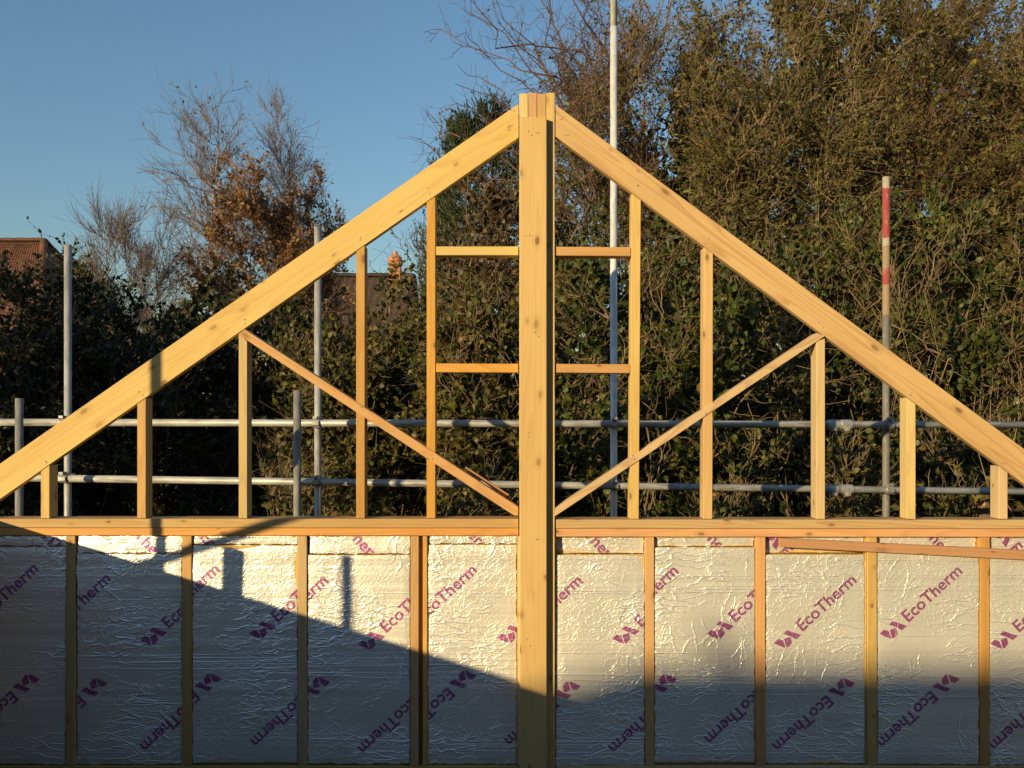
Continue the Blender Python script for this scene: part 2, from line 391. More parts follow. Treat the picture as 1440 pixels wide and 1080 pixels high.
# ------------------------------------------------------------------ timber members
def timber(name, parent, pts, y0, depth, ang, mat, bev=0.0022):
    """pts: convex outline of the front face in photograph pixels (read at distance D), depth in metres going away"""
    w = [P(u, v, D) for u, v in pts]
    c = sum(w, Vector()) / len(w)
    ca, sa = math.cos(math.radians(ang)), math.sin(math.radians(ang))
    loc2 = [((p.x - c.x) * ca + (p.z - c.z) * sa, -(p.x - c.x) * sa + (p.z - c.z) * ca) for p in w]
    bm = bmesh.new()
    f0 = [bm.verts.new((a, -depth / 2, b)) for a, b in loc2]; f1 = [bm.verts.new((a, depth / 2, b)) for a, b in loc2]
    n = len(f0)
    bm.faces.new(f0); bm.faces.new(f1[::-1])
    for i in range(n):
        j = (i + 1) % n
        bm.faces.new((f0[i], f1[i], f1[j], f0[j]))
    bmesh.ops.recalc_face_normals(bm, faces=bm.faces)
    bevel(bm, bev)
    return bm_obj(name, bm, mat, parent, (c.x, y0 + depth / 2, c.z), (0, -math.radians(ang), 0))

def upright(name, parent, u0, u1, v0, v1, y0, depth, mat, lean=0.0):
    return timber(name, parent, [(u0 + lean, v0), (u1 + lean, v0), (u1, v1), (u0, v1)], y0, depth, 90, mat)

base = P(756, 1082, D)
gable = empty('timber_gable_frame', (base.x, D, base.z), label='pale softwood gable truss frame with sloping rafters rising to a peak above the foil wall', cat='roof frame')

# rafters
LT = lambda u: 652 - 0.694 * u; LB = lambda u: 702 - 0.697 * u
RT = lambda u: 147.5 + 0.735 * (u - 782); RB = lambda u: 193 + 0.742 * (u - 783)
timber('rafter', gable, [(729.5, LT(729.5)), (729.5, LB(729.5)), (-110, LB(-110)), (-110, LT(-110))], D, 0.047, 34.8, PINE_PALE)
timber('rafter', gable, [(781.5, RT(781.5)), (781.5, RB(781.5)), (1590, RB(1590)), (1590, RT(1590))], D, 0.047, -36.4, PINE_TAN)
# ridge post: four plies standing behind, three in front that carry the ridge
PB = 1090
for i in range(4):
    upright('back_post_ply', gable, 730.6 + 12.55 * i, 742.55 + 12.55 * i, 130.6 + (0.9, 0, 1.4, 0.2)[i], PB, D - 0.004 - (0, 0.002, 0.0005, 0.0015)[i], 0.14, (PINE_PALE, PINE_TAN, PINE_GOLD, PINE_PALE)[i])
upright('front_post', gable, 731.0, 768.3, 168.3, PB, D - 0.048, 0.043, PINE_POST)
# studs under the rafters
SY, SD = D + 0.002, 0.088
for u0, u1, side in ((57, 69.5, 'L'), (192.7, 205, 'L'), (500.7, 513, 'L'), (600, 612.3, 'L')):
    timber('stud', gable, [(u0, LB(u0) + 0.6), (u1, LB(u1) + 0.6), (u1, 729), (u0, 729)], SY, SD, 90, PINE_ORANGE if u0 == 600 else PINE_GOLD)
timber('stud', gable, [(335.5, 469), (347.5, 480), (347.5, 729), (335.5, 729)], SY, SD, 90, PINE_GOLD)
for u0, u1, ln in ((885.5, 898.5, 3), (989, 1002, 1), (1275.5, 1288, 0), (1405, 1417.5, 0)):
    timber('stud', gable, [(u0 + ln, RB(u0 + ln) + 0.6), (u1 + ln, RB(u1 + ln) + 0.6), (u1, 730), (u0, 730)], SY, SD, 90, PINE_PALE if u0 != 989 else PINE_GOLD)
timber('stud', gable, [(1148, 480), (1160.5, 476), (1160.5, 730), (1148, 730)], SY, SD, 90, PINE_PALE)
# diagonal braces
timber('brace', gable, [(335, 470.5), (344.5, 463.2), (729, 713), (729, 725), (723, 725)], D - 0.004, 0.075, -33.2, PINE_ORANGE)
timber('brace', gable, [(780, 726.5), (774.5, 726.5), (781.5, 714), (1148, 468.5), (1161, 472)], D - 0.004, 0.075, 33.6, PINE_TAN)
# noggings
timber('nogging', gable, [(612.8, 346.2), (729, 346.2), (729, 358.6), (612.8, 358.6)], D + 0.006, 0.09, 0, PINE_PALE)
timber('nogging', gable, [(612.8, 511.0), (729, 511.4), (729, 523.8), (612.8, 523.4)], D + 0.006, 0.09, 0, PINE_ORANGE)
timber('nogging', gable, [(781.3, 346.6), (887.3, 347.2), (887.3, 359.8), (781.3, 359.2)], D + 0.006, 0.09, 0, PINE_ORANGE)
timber('nogging', gable, [(781.3, 511.6), (886.4, 512.2), (886.4, 524.6), (781.3, 524)], D + 0.006, 0.09, 0, PINE_ORANGE)
# sole plate of the gable
timber('sole_plate', gable, [(-64, 729.6), (729.2, 729.6), (729.2, 742.4), (-64, 742)], D, 0.125, 0, PINE_GOLD)
timber('sole_plate', gable, [(782, 730.6), (1578, 731), (1578, 743.4), (782, 743)], D, 0.125, 0, PINE_TAN)

# nail heads at the joints
bm = bmesh.new()
lo = [bm.verts.new((0.0042 * math.cos(math.pi * i / 4), 0.0, 0.0042 * math.sin(math.pi * i / 4))) for i in range(8)]
hi = [bm.verts.new((0.0034 * math.cos(math.pi * i / 4), -0.0014, 0.0034 * math.sin(math.pi * i / 4))) for i in range(8)]
bm.faces.new(hi[::-1])
for i in range(8): bm.faces.new((lo[i], lo[(i + 1) % 8], hi[(i + 1) % 8], hi[i]))
bmesh.ops.recalc_face_normals(bm, faces=bm.faces)
nail_me = bpy.data.meshes.new('nail'); bm.to_mesh(nail_me); bm.free(); nail_me.materials.append(GALV_DARK)
nr_ = random.Random(5)
for u, v, yy in [(63, LB(63) - 12, 0), (199, LB(199) - 12, 0), (341, LB(341) - 11, 0), (507, LB(507) - 12, 0), (606, LB(606) - 12, 0), (895, RB(895) - 12, 0), (996, RB(996) - 12, 0), (1154, RB(1154) - 12, 0), (1282, RB(1282) - 12, 0), (1411, RB(1411) - 12, 0),
                 (720, 158, 0), (718, 182, 0), (794, 166, 0), (796, 190, 0), (506, 577, -0.004), (606, 642, -0.004), (893, 645, -0.004), (995, 578, -0.004), (744, 190, -0.048), (757, 188, -0.048), (743, 330, -0.048), (756, 470, -0.048), (744, 610, -0.048), (757, 760, -0.048), (744, 900, -0.048)]:
    for q in range(2):
        p = P(u + nr_.uniform(-4, 4), v + nr_.uniform(-5, 5), D)
        o = bpy.data.objects.new('nail', nail_me); COL.objects.link(o); o.location = (p.x, D + yy - 0.0003, p.z); place(o, gable)

# dwarf wall under it
dwarf = empty('stud_wall', (base.x, D + 0.05, base.z), label='golden timber stud wall under the gable, its bays packed with silver foil boards', cat='wall frame')
WY = D + 0.007
timber('top_plate', dwarf, [(-64, 742.6), (729.2, 743), (729.2, 753.6), (-64, 753.2)], WY - 0.003, 0.1, 0, PINE_ORANGE)
timber('top_plate', dwarf, [(782, 743.6), (1578, 744), (1578, 755.4), (782, 755)], WY - 0.003, 0.1, 0, PINE_ORANGE)
timber('bottom_plate', dwarf, [(-64, 1078), (729.2, 1078), (729.2, 1090), (-64, 1090)], WY - 0.003, 0.1, 0, PINE_GOLD)
timber('bottom_plate', dwarf, [(782, 1078), (1578, 1078), (1578, 1090), (782, 1090)], WY - 0.003, 0.1, 0, PINE_GOLD)
STUDS = [(-64, -51), (91.8, 105.2), (255.2, 268.4), (418.6, 431.4), (576.8, 588.4), (728.2, 738), (773.5, 780), (908, 920.6), (1063.2, 1076.6), (1221, 1234.6), (1379.6, 1392.6), (1540, 1553)]
for i, (u0, u1) in enumerate(STUDS):
    if i in (5, 6): continue
    upright('stud', dwarf, u0, u1, 754.2 if u0 < 700 else 755.8, 1077.6, WY, 0.095, PINE_ORANGE if i % 3 else PINE_GOLD, lean=(0.5, -0.6, 0.4, -0.3)[i % 4])
upright('stud', dwarf, 594.4, 600.8, 754.4, 1077.6, WY + 0.001, 0.095, PINE_ORANGE)
upright('stud', dwarf, 588.8, 594.2, 754.4, 1077.6, WY + 0.035, 0.06, PINE_RED)
upright('stud', dwarf, 727.6, 740, 754.2, 1077.6, WY, 0.095, PINE_GOLD)
upright('stud', dwarf, 770, 781, 755.4, 1077.6, WY + 0.002, 0.095, PINE_GOLD)

# loose lengths of timber
lb_c = P(1270, 775, D)
loose = timber('loose_batten', None, [(1094.5, 755.9), (1480, 775.2), (1480, 788.6), (1094.5, 768.4)], WY - 0.032, 0.028, -3.0, PINE_RED)
props(loose, 'long reddish batten leaning across the top of the right-hand foil boards', 'batten')
off = timber('offcut_batten', None, [(651, 659.4), (655, 657.6), (716.5, 697.5), (711, 700.5)], D + 0.06, 0.03, -33, PINE_RED)
props(off, 'short reddish offcut lying along the upper edge of the left diagonal brace', 'offcut')

# ------------------------------------------------------------------ insulation boards with their print
cu = bpy.data.curves.new('lettering', 'FONT'); cu.body = 'EcoTherm'; cu.size = 1.0; cu.offset = 0.018; cu.resolution_u = 3
to = bpy.data.objects.new('lettering_source', cu); COL.objects.link(to)
dg = bpy.context.evaluated_depsgraph_get()
tm = bpy.data.meshes.new_from_object(to.evaluated_get(dg))
bpy.data.objects.remove(to)
tv = np.array([v.co[:] for v in tm.vertices])[:, :2]; tf = [list(p.vertices) for p in tm.polygons]
tv = tv - tv.min(0); cap = tv[:, 1].max()
tv[:, 0] *= 104.0 / tv[:, 0].max(); tv[:, 1] *= 17.4 / cap          # photograph pixels
e1 = np.array((0.735, -0.678)); e2 = np.array((-0.678, -0.735))
def loc_logo(pts):
    d = (np.array(pts, float) - np.array((255.0, 920.0))) / 7.71
    return np.stack([d @ e1, d @ e2], 1)
LOGO = [loc_logo(q) for q in ([(110, 968), (158, 922), (207, 938), (238, 1018), (205, 1012)],
                              [(222, 925), (288, 898), (306, 965), (266, 1016), (247, 1016)],
                              [(212, 868), (250, 828), (408, 880), (352, 928), (292, 893)])]
d0 = (np.array((428.0, 846.0)) - np.array((255.0, 920.0))) / 7.71
T0 = np.array((d0 @ e1, d0 @ e2))
LOGO_F = []; k0 = 0
for q in LOGO:
    LOGO_F.append(list(range(k0, k0 + len(q)))); k0 += len(q)
PRINTS = (('printed_lettering', tv + T0, list(tf)), ('printed_logo', np.concatenate(LOGO), LOGO_F))

def wavy(x, z, seed):
    return (0.0016 * np.sin(3.1 * x + 7.3 * z + seed) + 0.0012 * np.sin(11 * z + 2.1 * seed + 2.0 * np.sin(4 * x)) + 0.0008 * np.sin(17 * x - 9 * z + 3.7 * seed))

def foil_board(label, u0, u1, v0, v1, yface, seed, marks, foam_right=0.0, group='foil insulation boards in the stud bays', name='insulation_board', tilt=0.0):
    A = P(u0, v0, D); B = P(u1, v1, D)
    cx, cz = (A.x + B.x) / 2, (A.z + B.z) / 2
    hw, hh = (B.x - A.x) / 2, (A.z - B.z) / 2
    root = empty(name, (cx, yface + 0.03, B.z), label=label, cat='insulation board', group=group)
    # foam core
    bm = bmesh.new(); box_bm(bm, -hw + 0.001, hw - 0.001, 0.0025, 0.05, -hh + 0.001, hh - 0.001)
    bm_obj('foam_core', bm, FOAM, root, (cx, yface, cz))
    # foil facing: a thin crumpled skin with turned edges
    fr = hw - foam_right / 267.0
    nx, nz = max(6, int(2 * hw / 0.02)), max(4, int(2 * hh / 0.02))
    xs = np.linspace(-hw + 0.0015, fr - 0.0015, nx + 1); zs = np.linspace(-hh + 0.0015, hh - 0.0015, nz + 1)
    X, Z = np.meshgrid(xs, zs)
    edge = np.minimum(np.minimum(X - xs[0], xs[-1] - X), np.minimum(Z - zs[0], zs[-1] - Z))
    jit = np.random.default_rng(int(seed * 100)).normal(0, 0.0022, X.shape)
    X2 = X + np.where((X == xs[0]) | (X == xs[-1]), jit, 0); Z2 = Z + np.where((Z == zs[0]) | (Z == zs[-1]), np.random.default_rng(int(seed * 77)).normal(0, 0.0024, X.shape), 0)
    roll = 0.0024 * np.exp(-edge / 0.008)
    Yv = wavy(X, Z, seed) - 0.0035 + roll + tilt * Z
    V = np.stack([X2, Yv, Z2], -1).reshape(-1, 3)
    idx = np.arange((nx + 1) * (nz + 1)).reshape(nz + 1, nx + 1)
    Fq = np.stack([idx[:-1, :-1], idx[:-1, 1:], idx[1:, 1:], idx[1:, :-1]], -1).reshape(-1, 4)
    mesh_obj('foil_facing', np_mesh('foil_facing', V, Fq, True), FOIL, root, (cx, yface, cz))
    # print, trimmed to the board
    for (mu, mv, ang), (pname, PRINT_V, PRINT_F) in [(mk, pr) for mk in marks for pr in PRINTS]:
        c, s = math.cos(math.radians(ang)), math.sin(math.radians(ang))
        m = P(mu, mv, D)
        bm = bmesh.new()
        px = PRINT_V / 267.0
        vs = [bm.verts.new((m.x - cx + a * c - b * s, 0, m.z - cz + a * s + b * c)) for a, b in px]
        for f in PRINT_F:
            try: bm.faces.new([vs[i] for i in f])
            except ValueError: pass
        for co, no in (((fr - 0.004, 0, 0), (1, 0, 0)), ((-hw + 0.004, 0, 0), (-1, 0, 0)), ((0, 0, hh - 0.004), (0, 0, 1)), ((0, 0, -hh + 0.004), (0, 0, -1))):
            bmesh.ops.bisect_plane(bm, geom=list(bm.verts) + list(bm.edges) + list(bm.faces), plane_co=co, plane_no=no, clear_outer=True)
        if len(bm.faces) == 0: bm.free(); continue
        bmesh.ops.triangulate(bm, faces=bm.faces)
        for q in range(2):
            bmesh.ops.subdivide_edges(bm, edges=[e for e in bm.edges if e.calc_length() > 0.02], cuts=1)
        bmesh.ops.triangulate(bm, faces=bm.faces)
        for v in bm.verts:
            v.co.y = float(wavy(v.co.x, v.co.z, seed)) - 0.0046 + tilt * v.co.z
        for f in bm.faces:
            f.normal_update()
            if f.normal.y > 0: f.normal_flip()
        bm_obj(pname, bm, PRINT, root, (cx, yface, cz), smooth=False)
    return root

UP, DN, ST = 42.7, 222.7, -47.0
bays = [  # u0, u1, board top v, strip depth, marks on the board, marks on the strip, how it looks
    (-50, 91.2, 769.5, 0.003, [(-45, 883, UP), (36, 962, DN), (-60, 985, DN)], [(25, 712, ST)], 'shaded foil board at the far left edge, behind the short grey post'),
    (106.2, 254.6, 779.5, 0.004, [(57, 897, UP), (214, 895, UP), (131, 968, DN), (293, 968, DN)], [(150, 705, ST)], 'foil board second from the left, mostly in shade with a lit top corner'),
    (269.2, 418, 767.5, 0.003, [(210, 884, UP), (368, 886, UP), (292, 961, DN), (449, 961, DN)], [(268, 735, ST)], 'foil board under the left brace top, crossed by shadows of a post and pole'),
    (432, 576.4, 781, 0.010, [(363, 900, UP), (521, 901, UP), (445, 966, DN), (600, 971, DN)], [(448, 700, ST)], 'foil board with a narrow pole shadow, its lower half in shade'),
    (601.4, 727, 766.5, 0.006, [(573, 885, UP), (718, 892, UP), (651, 957, DN), (807, 960, DN)], [(602, 684, ST)], 'foil board directly left of the thick central post'),
    (781.6, 907.4, 781, 0.030, [(722, 900, UP), (880, 893, UP), (798, 972, DN), (954, 970, DN)], [(785, 704, ST)], 'foil board directly right of the thick central post'),
    (921.2, 1062.8, 770.5, 0.018, [(857, 886, UP), (1013, 886, UP), (934, 962, DN), (1089, 957, DN)], [(950, 700, ST)], 'foil board between second and third studs right of the central post'),
    (1077.2, 1220.4, 780.5, 0.030, [(1108, 899, UP), (1185, 968, DN), (1262, 800, UP)], [(1090, 756, ST)], 'foil board with full purple lettering below the tip of the loose batten'),
    (1235.2, 1379, 776.5, 0.030, [(1257, 886, UP), (1332, 962, DN)], [(1265, 700, ST)], 'foil board with full purple lettering below the middle of the loose batten'),
    (1393.2, 1539.4, 783, 0.022, [(1413, 900, UP), (1490, 966, DN)], [(1415, 752, ST)], 'bright smooth foil board at the far right edge'),
]
strip_where = ['at the far left edge', 'second from the left', 'third from the left', 'fourth from the left', 'just left of the central post',
               'just right of the central post', 'second to the right of the central post', 'behind the tip of the loose batten', 'behind the middle of the loose batten', 'at the far right edge']
for i, (u0, u1, vt, sd, marks, smarks, lab) in enumerate(bays):
    foil_board(lab, u0, u1, vt, 1076 + (0, 0.8, -2.5, -0.6)[i % 4], WY + 0.008 + (0.0, 0.003, 0.001)[i % 3], 1.7 * i + 0.4, marks, foam_right=(3.0 if i in (7,) else 0.6), tilt=(0.002, -0.003, 0.004)[i % 3])
    top = 754.6 if u0 < 700 else 756.2
    foil_board('narrow foil offcut strip under the top plate, ' + strip_where[i], u0 + 0.5, u1 - 0.5, top, vt - 1.2, WY + 0.012 + sd, 2.3 * i + 5.1, smarks,
               group='foil offcut strips under the top plate', name='insulation_strip', tilt=-0.10 if i >= 5 else 0.03)

# ------------------------------------------------------------------ side walls of the frame (beside the picture)
def side_wall(name, xin, sgn, ztop):
    w = empty(name, (xin, 1.0, DECK), kind='structure')
    x0, x1 = (xin - 0.1, xin) if sgn < 0 else (xin, xin + 0.1)
    for z0, z1 in ((ztop - 0.047, ztop), (ztop - 0.095, ztop - 0.048), (DECK, DECK + 0.047)):
        bm = bmesh.new(); box_bm(bm, -4.1, 4.1, x0 - (x0 + x1) / 2, x1 - (x0 + x1) / 2, -(z1 - z0) / 2, (z1 - z0) / 2); bevel(bm, 0.002)
        bm_obj('plate', bm, PINE_GOLD, w, ((x0 + x1) / 2, 0.66, (z0 + z1) / 2), (0, 0, math.pi / 2))
    y = -3.3
    while y < 4.7:
        h = (ztop - 0.096 - DECK - 0.048)
        bm = bmesh.new(); box_bm(bm, -h / 2, h / 2, -0.0235, 0.0235, -0.047, 0.047); bevel(bm, 0.002)
        bm_obj('stud', bm, PINE_ORANGE, w, ((x0 + x1) / 2, y, DECK + 0.048 + h / 2), (0, -math.pi / 2, 0))
        y += 0.6
    xo = x0 - 0.014 if sgn < 0 else x1 + 0.002
    for i in range(7 if sgn < 0 else 0):          # right side left unsheathed so less light bounces onto the foil
        bm = bmesh.new(); box_bm(bm, xo, xo + 0.011, -3.42 + i * 1.22, -3.42 + i * 1.22 + 1.215 if i < 6 else 4.74, DECK - 0.2, ztop - 0.002)
        bm_obj('sheathing_board', bm, OSB, w)
    return w
side_wall('wall_left', -2.95, -1, ZC - 0.50)
side_wall('wall_right', 3.22, 1, ZC - 0.57)
st = empty('corner_stud', (-2.985, 3.07, ZC - 0.50), label='short stud standing on the left wall plate, known by its shadow on the foil', cat='stud')
bm = bmesh.new(); box_bm(bm, -0.12, 0.12, -0.045, 0.045, -0.022, 0.022); bevel(bm, 0.002)
bm_obj('post', bm, PINE_GOLD, st, (-2.985, 3.07, ZC - 0.38), (0, -math.pi / 2, 0))

# ------------------------------------------------------------------ scaffold behind the gable
SR = 0.02415
def clamp_mesh(name):
    """right-angle coupler: two saddles, flap and bolts joined as one casting"""
    bm = bmesh.new()
    def ring(axis, cy, w, r0, r1, seg=16):
        vs = []
        for r, s in ((r0, -w), (r1, -w), (r1, w), (r0, w)):
            row = []
            for i in range(seg):
                t = 2 * math.pi * i / seg; a, b = r * math.cos(t), r * math.sin(t)
                row.append(bm.verts.new((s, a + cy, b) if axis == 'x' else (a, b + cy, s)))
            vs.append(row)
        for q in range(4):
            for i in range(seg):
                j = (i + 1) % seg
                bm.faces.new((vs[q][i], vs[q][j], vs[(q + 1) % 4][j], vs[(q + 1) % 4][i]))
    ring('x', -0.025, 0.024, SR + 0.0005, SR + 0.007)
    ring('z', 0.025, 0.024, SR + 0.0005, SR + 0.007)
    box_bm(bm, -0.022, 0.022, -0.064, -0.05, -0.012, 0.012)
    box_bm(bm, 0.026, 0.058, -0.012, 0.012, 0.012, 0.034)
    box_bm(bm, -0.014, 0.014, -0.075, -0.02, 0.030, 0.046)
    bmesh.ops.recalc_face_normals(bm, faces=bm.faces)
    me = bpy.data.meshes.new(name); bm.to_mesh(me); bm.free(); me.materials.append(ZINC)
    return me
CLAMP = clamp_mesh('coupler')
def sleeve_mesh():
    bm = bmesh.new(); seg = 20
    prof = [(-0.085, SR + 0.0006), (-0.085, SR + 0.006), (-0.07, SR + 0.009), (-0.012, SR + 0.009), (-0.008, SR + 0.005), (0.008, SR + 0.005), (0.012, SR + 0.009), (0.07, SR + 0.009), (0.085, SR + 0.006), (0.085, SR + 0.0006)]
    rows = [[bm.verts.new((x, r * math.cos(2 * math.pi * i / seg), r * math.sin(2 * math.pi * i / seg))) for i in range(seg)] for x, r in prof]
    for q in range(len(rows) - 1):
        for i in range(seg):
            j = (i + 1) % seg; bm.faces.new((rows[q][i], rows[q][j], rows[q + 1][j], rows[q + 1][i]))
    for x in (-0.045, 0.045):
        box_bm(bm, x - 0.019, x + 0.019, -0.040, -0.012, -0.044, -0.020)
        lo_ = [bm.verts.new((x + 0.010 * math.cos(math.pi * k / 3), -0.040, -0.032 + 0.010 * math.sin(math.pi * k / 3))) for k in range(6)]
        hi_ = [bm.verts.new((v.co.x, -0.054, v.co.z)) for v in lo_]; bm.faces.new(hi_)
        for k in range(6): bm.faces.new((lo_[k], lo_[(k + 1) % 6], hi_[(k + 1) % 6], hi_[k]))
    bmesh.ops.recalc_face_normals(bm, faces=bm.faces)
    me = bpy.data.meshes.new('sleeve_coupler'); bm.to_mesh(me); bm.free(); me.materials.append(ZINC)
    return me
SLEEVE = sleeve_mesh()

YR, YP, YI = 6.10, 6.15, 5.75
scaf = empty('scaffold', (0.3, YP, 0), label='galvanised tube scaffold with two guard rails standing behind the gable frame', cat='scaffold')
def rail(v0, v1, **k):
    a = P(-420, v0 + (v0 - v1) * 0.29, YR); b = P(1900, v1 + (v1 - v0) * 0.32, YR)
    return tube_obj('guard_rail', a, b, SR, GALV, scaf, **k)
rail(593.8, 597.6); rail(671.5, 691.5)
rv = lambda u, k: (593.8 + 3.8 * u / 1440) if k == 0 else (671.5 + 20 * u / 1440)
def standard(u, vtop, mat, Y=YP, **k):
    t = P(u, vtop, Y)
    return tube_obj('standard', (t.x, t.y, 0), t, SR, mat, scaf, **k)
standard(95.5, 345, GALV)
standard(447, 320, GALV)
tall = P(863, -260, YP)
joint = P(863, 38, YP)
tube_obj('standard', (tall.x, YP, 0), joint - Vector((0, 0, 0.001)), SR, GALV_BRIGHT, scaf, label='tall bright galvanised pole right of the peak')
tube_obj('standard', joint, tall, SR * 0.93, GALV_BRIGHT, scaf)
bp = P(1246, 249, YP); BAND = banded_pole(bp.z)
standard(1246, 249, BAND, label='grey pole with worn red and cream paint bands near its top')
standard(27, 560, GALV_DARK, YI); standard(418, 549, GALV_DARK, YI)
for u in (95.5, 447, 863, 1246):
    for k in (0, 1):
        p = P(u, rv(u, k), YR)
        o = bpy.data.objects.new('coupler', CLAMP); COL.objects.link(o); o.location = (p.x * YP / YR, (YR + YP) / 2, p.z); place(o, scaf)
for u, k in ((1180, 0), (1181, 1)):
    p = P(u, rv(u, k), YR)
    o = bpy.data.objects.new('sleeve_coupler', SLEEVE); COL.objects.link(o); o.location = p; place(o, scaf)

# scaffold along the left side, which throws the pole shadows on the foil
scl = empty('side_scaffold', (-3.4, 2.6, 0), label='galvanised scaffold along the left side of the building, known by its pole shadows', cat='scaffold')
tube_obj('standard', (-3.4, 3.04, 0), (-3.4, 3.04, ZC + 1.1), SR, GALV, scl)
tube_obj('standard', (-3.4, 1.9, 0), (-3.4, 1.9, ZC + 0.02), SR, GALV, scl)
tube_obj('standard', (-3.4, 0.5, 0), (-3.4, 0.5, ZC - 0.4), SR, GALV, scl)
tube_obj('diagonal_brace', (-3.45, 3.28, ZC - 0.46), (-3.45, 2.0, ZC + 0.24), SR, GALV, scl)
tube_obj('guard_rail', (-3.35, 4.4, ZC - 0.75), (-3.35, -2.5, ZC - 0.75), SR, GALV, scl)

# ------------------------------------------------------------------ houses
def tiled_slope(name, a, b, c, d, period, course, mat, parent, amp=0.022, step=0.02):
    """pantile slope; a-b is the ridge, d-c the eave (a,d left; b,c right)"""
    a, b, c, d = map(Vector, (a, b, c, d))
    W = (c - d).length; L = ((a + b) / 2 - (c + d) / 2).length
    nx = int(W / period) * 4; nr = int(L / course)
    nrm = (d - a).cross(b - a).normalized()
    if nrm.z < 0: nrm = -nrm
    s = np.linspace(0, 1, nx + 1); rows = []
    for r in range(nr):
        rows += [(r / nr, 0.0), ((r + 1) / nr - 0.002, step)]
    t = np.array([q[0] for q in rows]); hs = np.array([q[1] for q in rows])
    A, B, C, Dd = (np.array(q) for q in (a, b, c, d))
    top = A[None] + (B - A)[None] * s[:, None]; bot = Dd[None] + (C - Dd)[None] * s[:, None]
    pts = top[None] * (1 - t[:, None, None]) + bot[None] * t[:, None, None]
    xw = (bot - Dd) @ ((C - Dd) / W)
    cor = amp * np.sin(2 * np.pi * xw / period)
    pts = pts + np.array(nrm)[None, None] * (cor[None, :, None] + hs[:, None, None])
    idx = np.arange(pts.shape[0] * pts.shape[1]).reshape(pts.shape[:2])
    Fq = np.stack([idx[:-1, :-1], idx[1:, :-1], idx[1:, 1:], idx[:-1, 1:]], -1).reshape(-1, 4)
    return mesh_obj(name, np_mesh(name, pts.reshape(-1, 3), Fq), mat, parent, kind='stuff')

def hip_house(name, label, x0, x1, y0, y1, ze, zr, hipl, hipr, mat, period=0.3, course=0.3):
    h = empty(name, ((x0 + x1) / 2, (y0 + y1) / 2, 0), label=label, cat='house')
    bm = bmesh.new(); box_bm(bm, x0 + 0.4, x1 - 0.4, y0 + 0.4, y1 - 0.4, 0, ze + 0.1); bm_obj('wall', bm, BRICK, h)
    ym = (y0 + y1) / 2; rl = (x0 + hipl, ym, zr); rr = (x1 - hipr, ym, zr)
    fl, frr, bl, br = (x0, y0, ze), (x1, y0, ze), (x0, y1, ze), (x1, y1, ze)
    roof = empty('roof', ((x0 + x1) / 2, ym, ze)); place(roof, h)
    tiled_slope('roof_tiles', rl, rr, frr, fl, period, course, mat, roof)
    tiled_slope('roof_tiles', rr, rl, bl, br, period, course, mat, roof)
    tiled_slope('roof_tiles', rr, rr, br, frr, period, course, mat, roof)
    tiled_slope('roof_tiles', rl, rl, fl, bl, period, course, mat, roof)
    ends = [(rl, rr)]
    ends += [(rl, fl), (rl, bl), (rr, frr), (rr, br)]
    for p, q in ends:
        p, q = Vector(p), Vector(q); n = max(3, int((q - p).length / 0.45))
        if (q - p).length < 0.1: continue
        bm = bmesh.new()
        for i in range(n):
            s0 = p.lerp(q, i / n); s1 = p.lerp(q, (i + 0.985) / n)
            ax = (s1 - s0).normalized(); sd = ax.cross(Vector((0, 0, 1))).normalized(); up = sd.cross(ax)
            rows = []
            for s, rr_ in ((s0, 0.135), (s1, 0.12)):
                rows.append([bm.verts.new(s + sd * rr_ * math.cos(t) + up * rr_ * math.sin(t) + up * 0.0) for t in [math.pi * k / 6 for k in range(7)]])
            for k in range(6): bm.faces.new((rows[0][k], rows[0][k + 1], rows[1][k + 1], rows[1][k]))
            bm.faces.new(rows[0])
        bm_obj('ridge_tiles', bm, mat, roof, kind='stuff')
    for i in range(4):                      # windows of the front wall
        wx = x0 + (x1 - x0) * (0.18 + 0.2 * i)
        w_ = empty('window', (wx, y0 + 0.38, ze - 1.2)); place(w_, h)
        bm = bmesh.new(); box_bm(bm, wx - 0.5, wx + 0.5, y0 + 0.37, y0 + 0.395, ze - 1.7, ze - 0.6); bm_obj('pane', bm, GLASS, w_)
        bm = bmesh.new()
        for q in ((wx - 0.55, wx - 0.5, ze - 1.75, ze - 0.55), (wx + 0.5, wx + 0.55, ze - 1.75, ze - 0.55), (wx - 0.5, wx + 0.5, ze - 0.6, ze - 0.55), (wx - 0.5, wx + 0.5, ze - 1.75, ze - 1.7), (wx - 0.025, wx + 0.025, ze - 1.7, ze - 0.6)):
            box_bm(bm, q[0], q[1], y0 + 0.34, y0 + 0.4, q[2], q[3])
        bm_obj('frame', bm, UPVC, w_)
    return h
GLASS = simple('window_glass', [(0.3, (0.02, 0.025, 0.03)), (0.7, (0.03, 0.035, 0.04))], 2, 0.08, bump_s=0, spec=0.5)
UPVC = simple('white_frame', [(0.3, (0.7, 0.7, 0.7)), (0.7, (0.8, 0.8, 0.8))], 4, 0.4, bump_s=0)

YA = 34.0
pa = P(62, 339, YA); pe = P(105, 372, YA)
zrA = pa.z
hA = hip_house('tiled_house', 'house with a hipped orange clay tile roof behind the hedge at far left', pa.x - 9.0, pa.x + 2.2, YA - 4.6, YA + 4.6, zrA - 3.9, zrA, 3.6, 2.2, TILE, 0.16, 0.2)
YB = 31.0
pb = P(500, 389, YB)
hB = hip_house('brown_roofed_house', 'far house with brown tiled roof and orange chimney left of the conifer', P(425, 389, YB).x, P(580, 389, YB).x, YB - 4.0, YB + 4.0, pb.z - 3.0, pb.z, 0.0, 0.0, TILE_DARK, 0.24, 0.28)
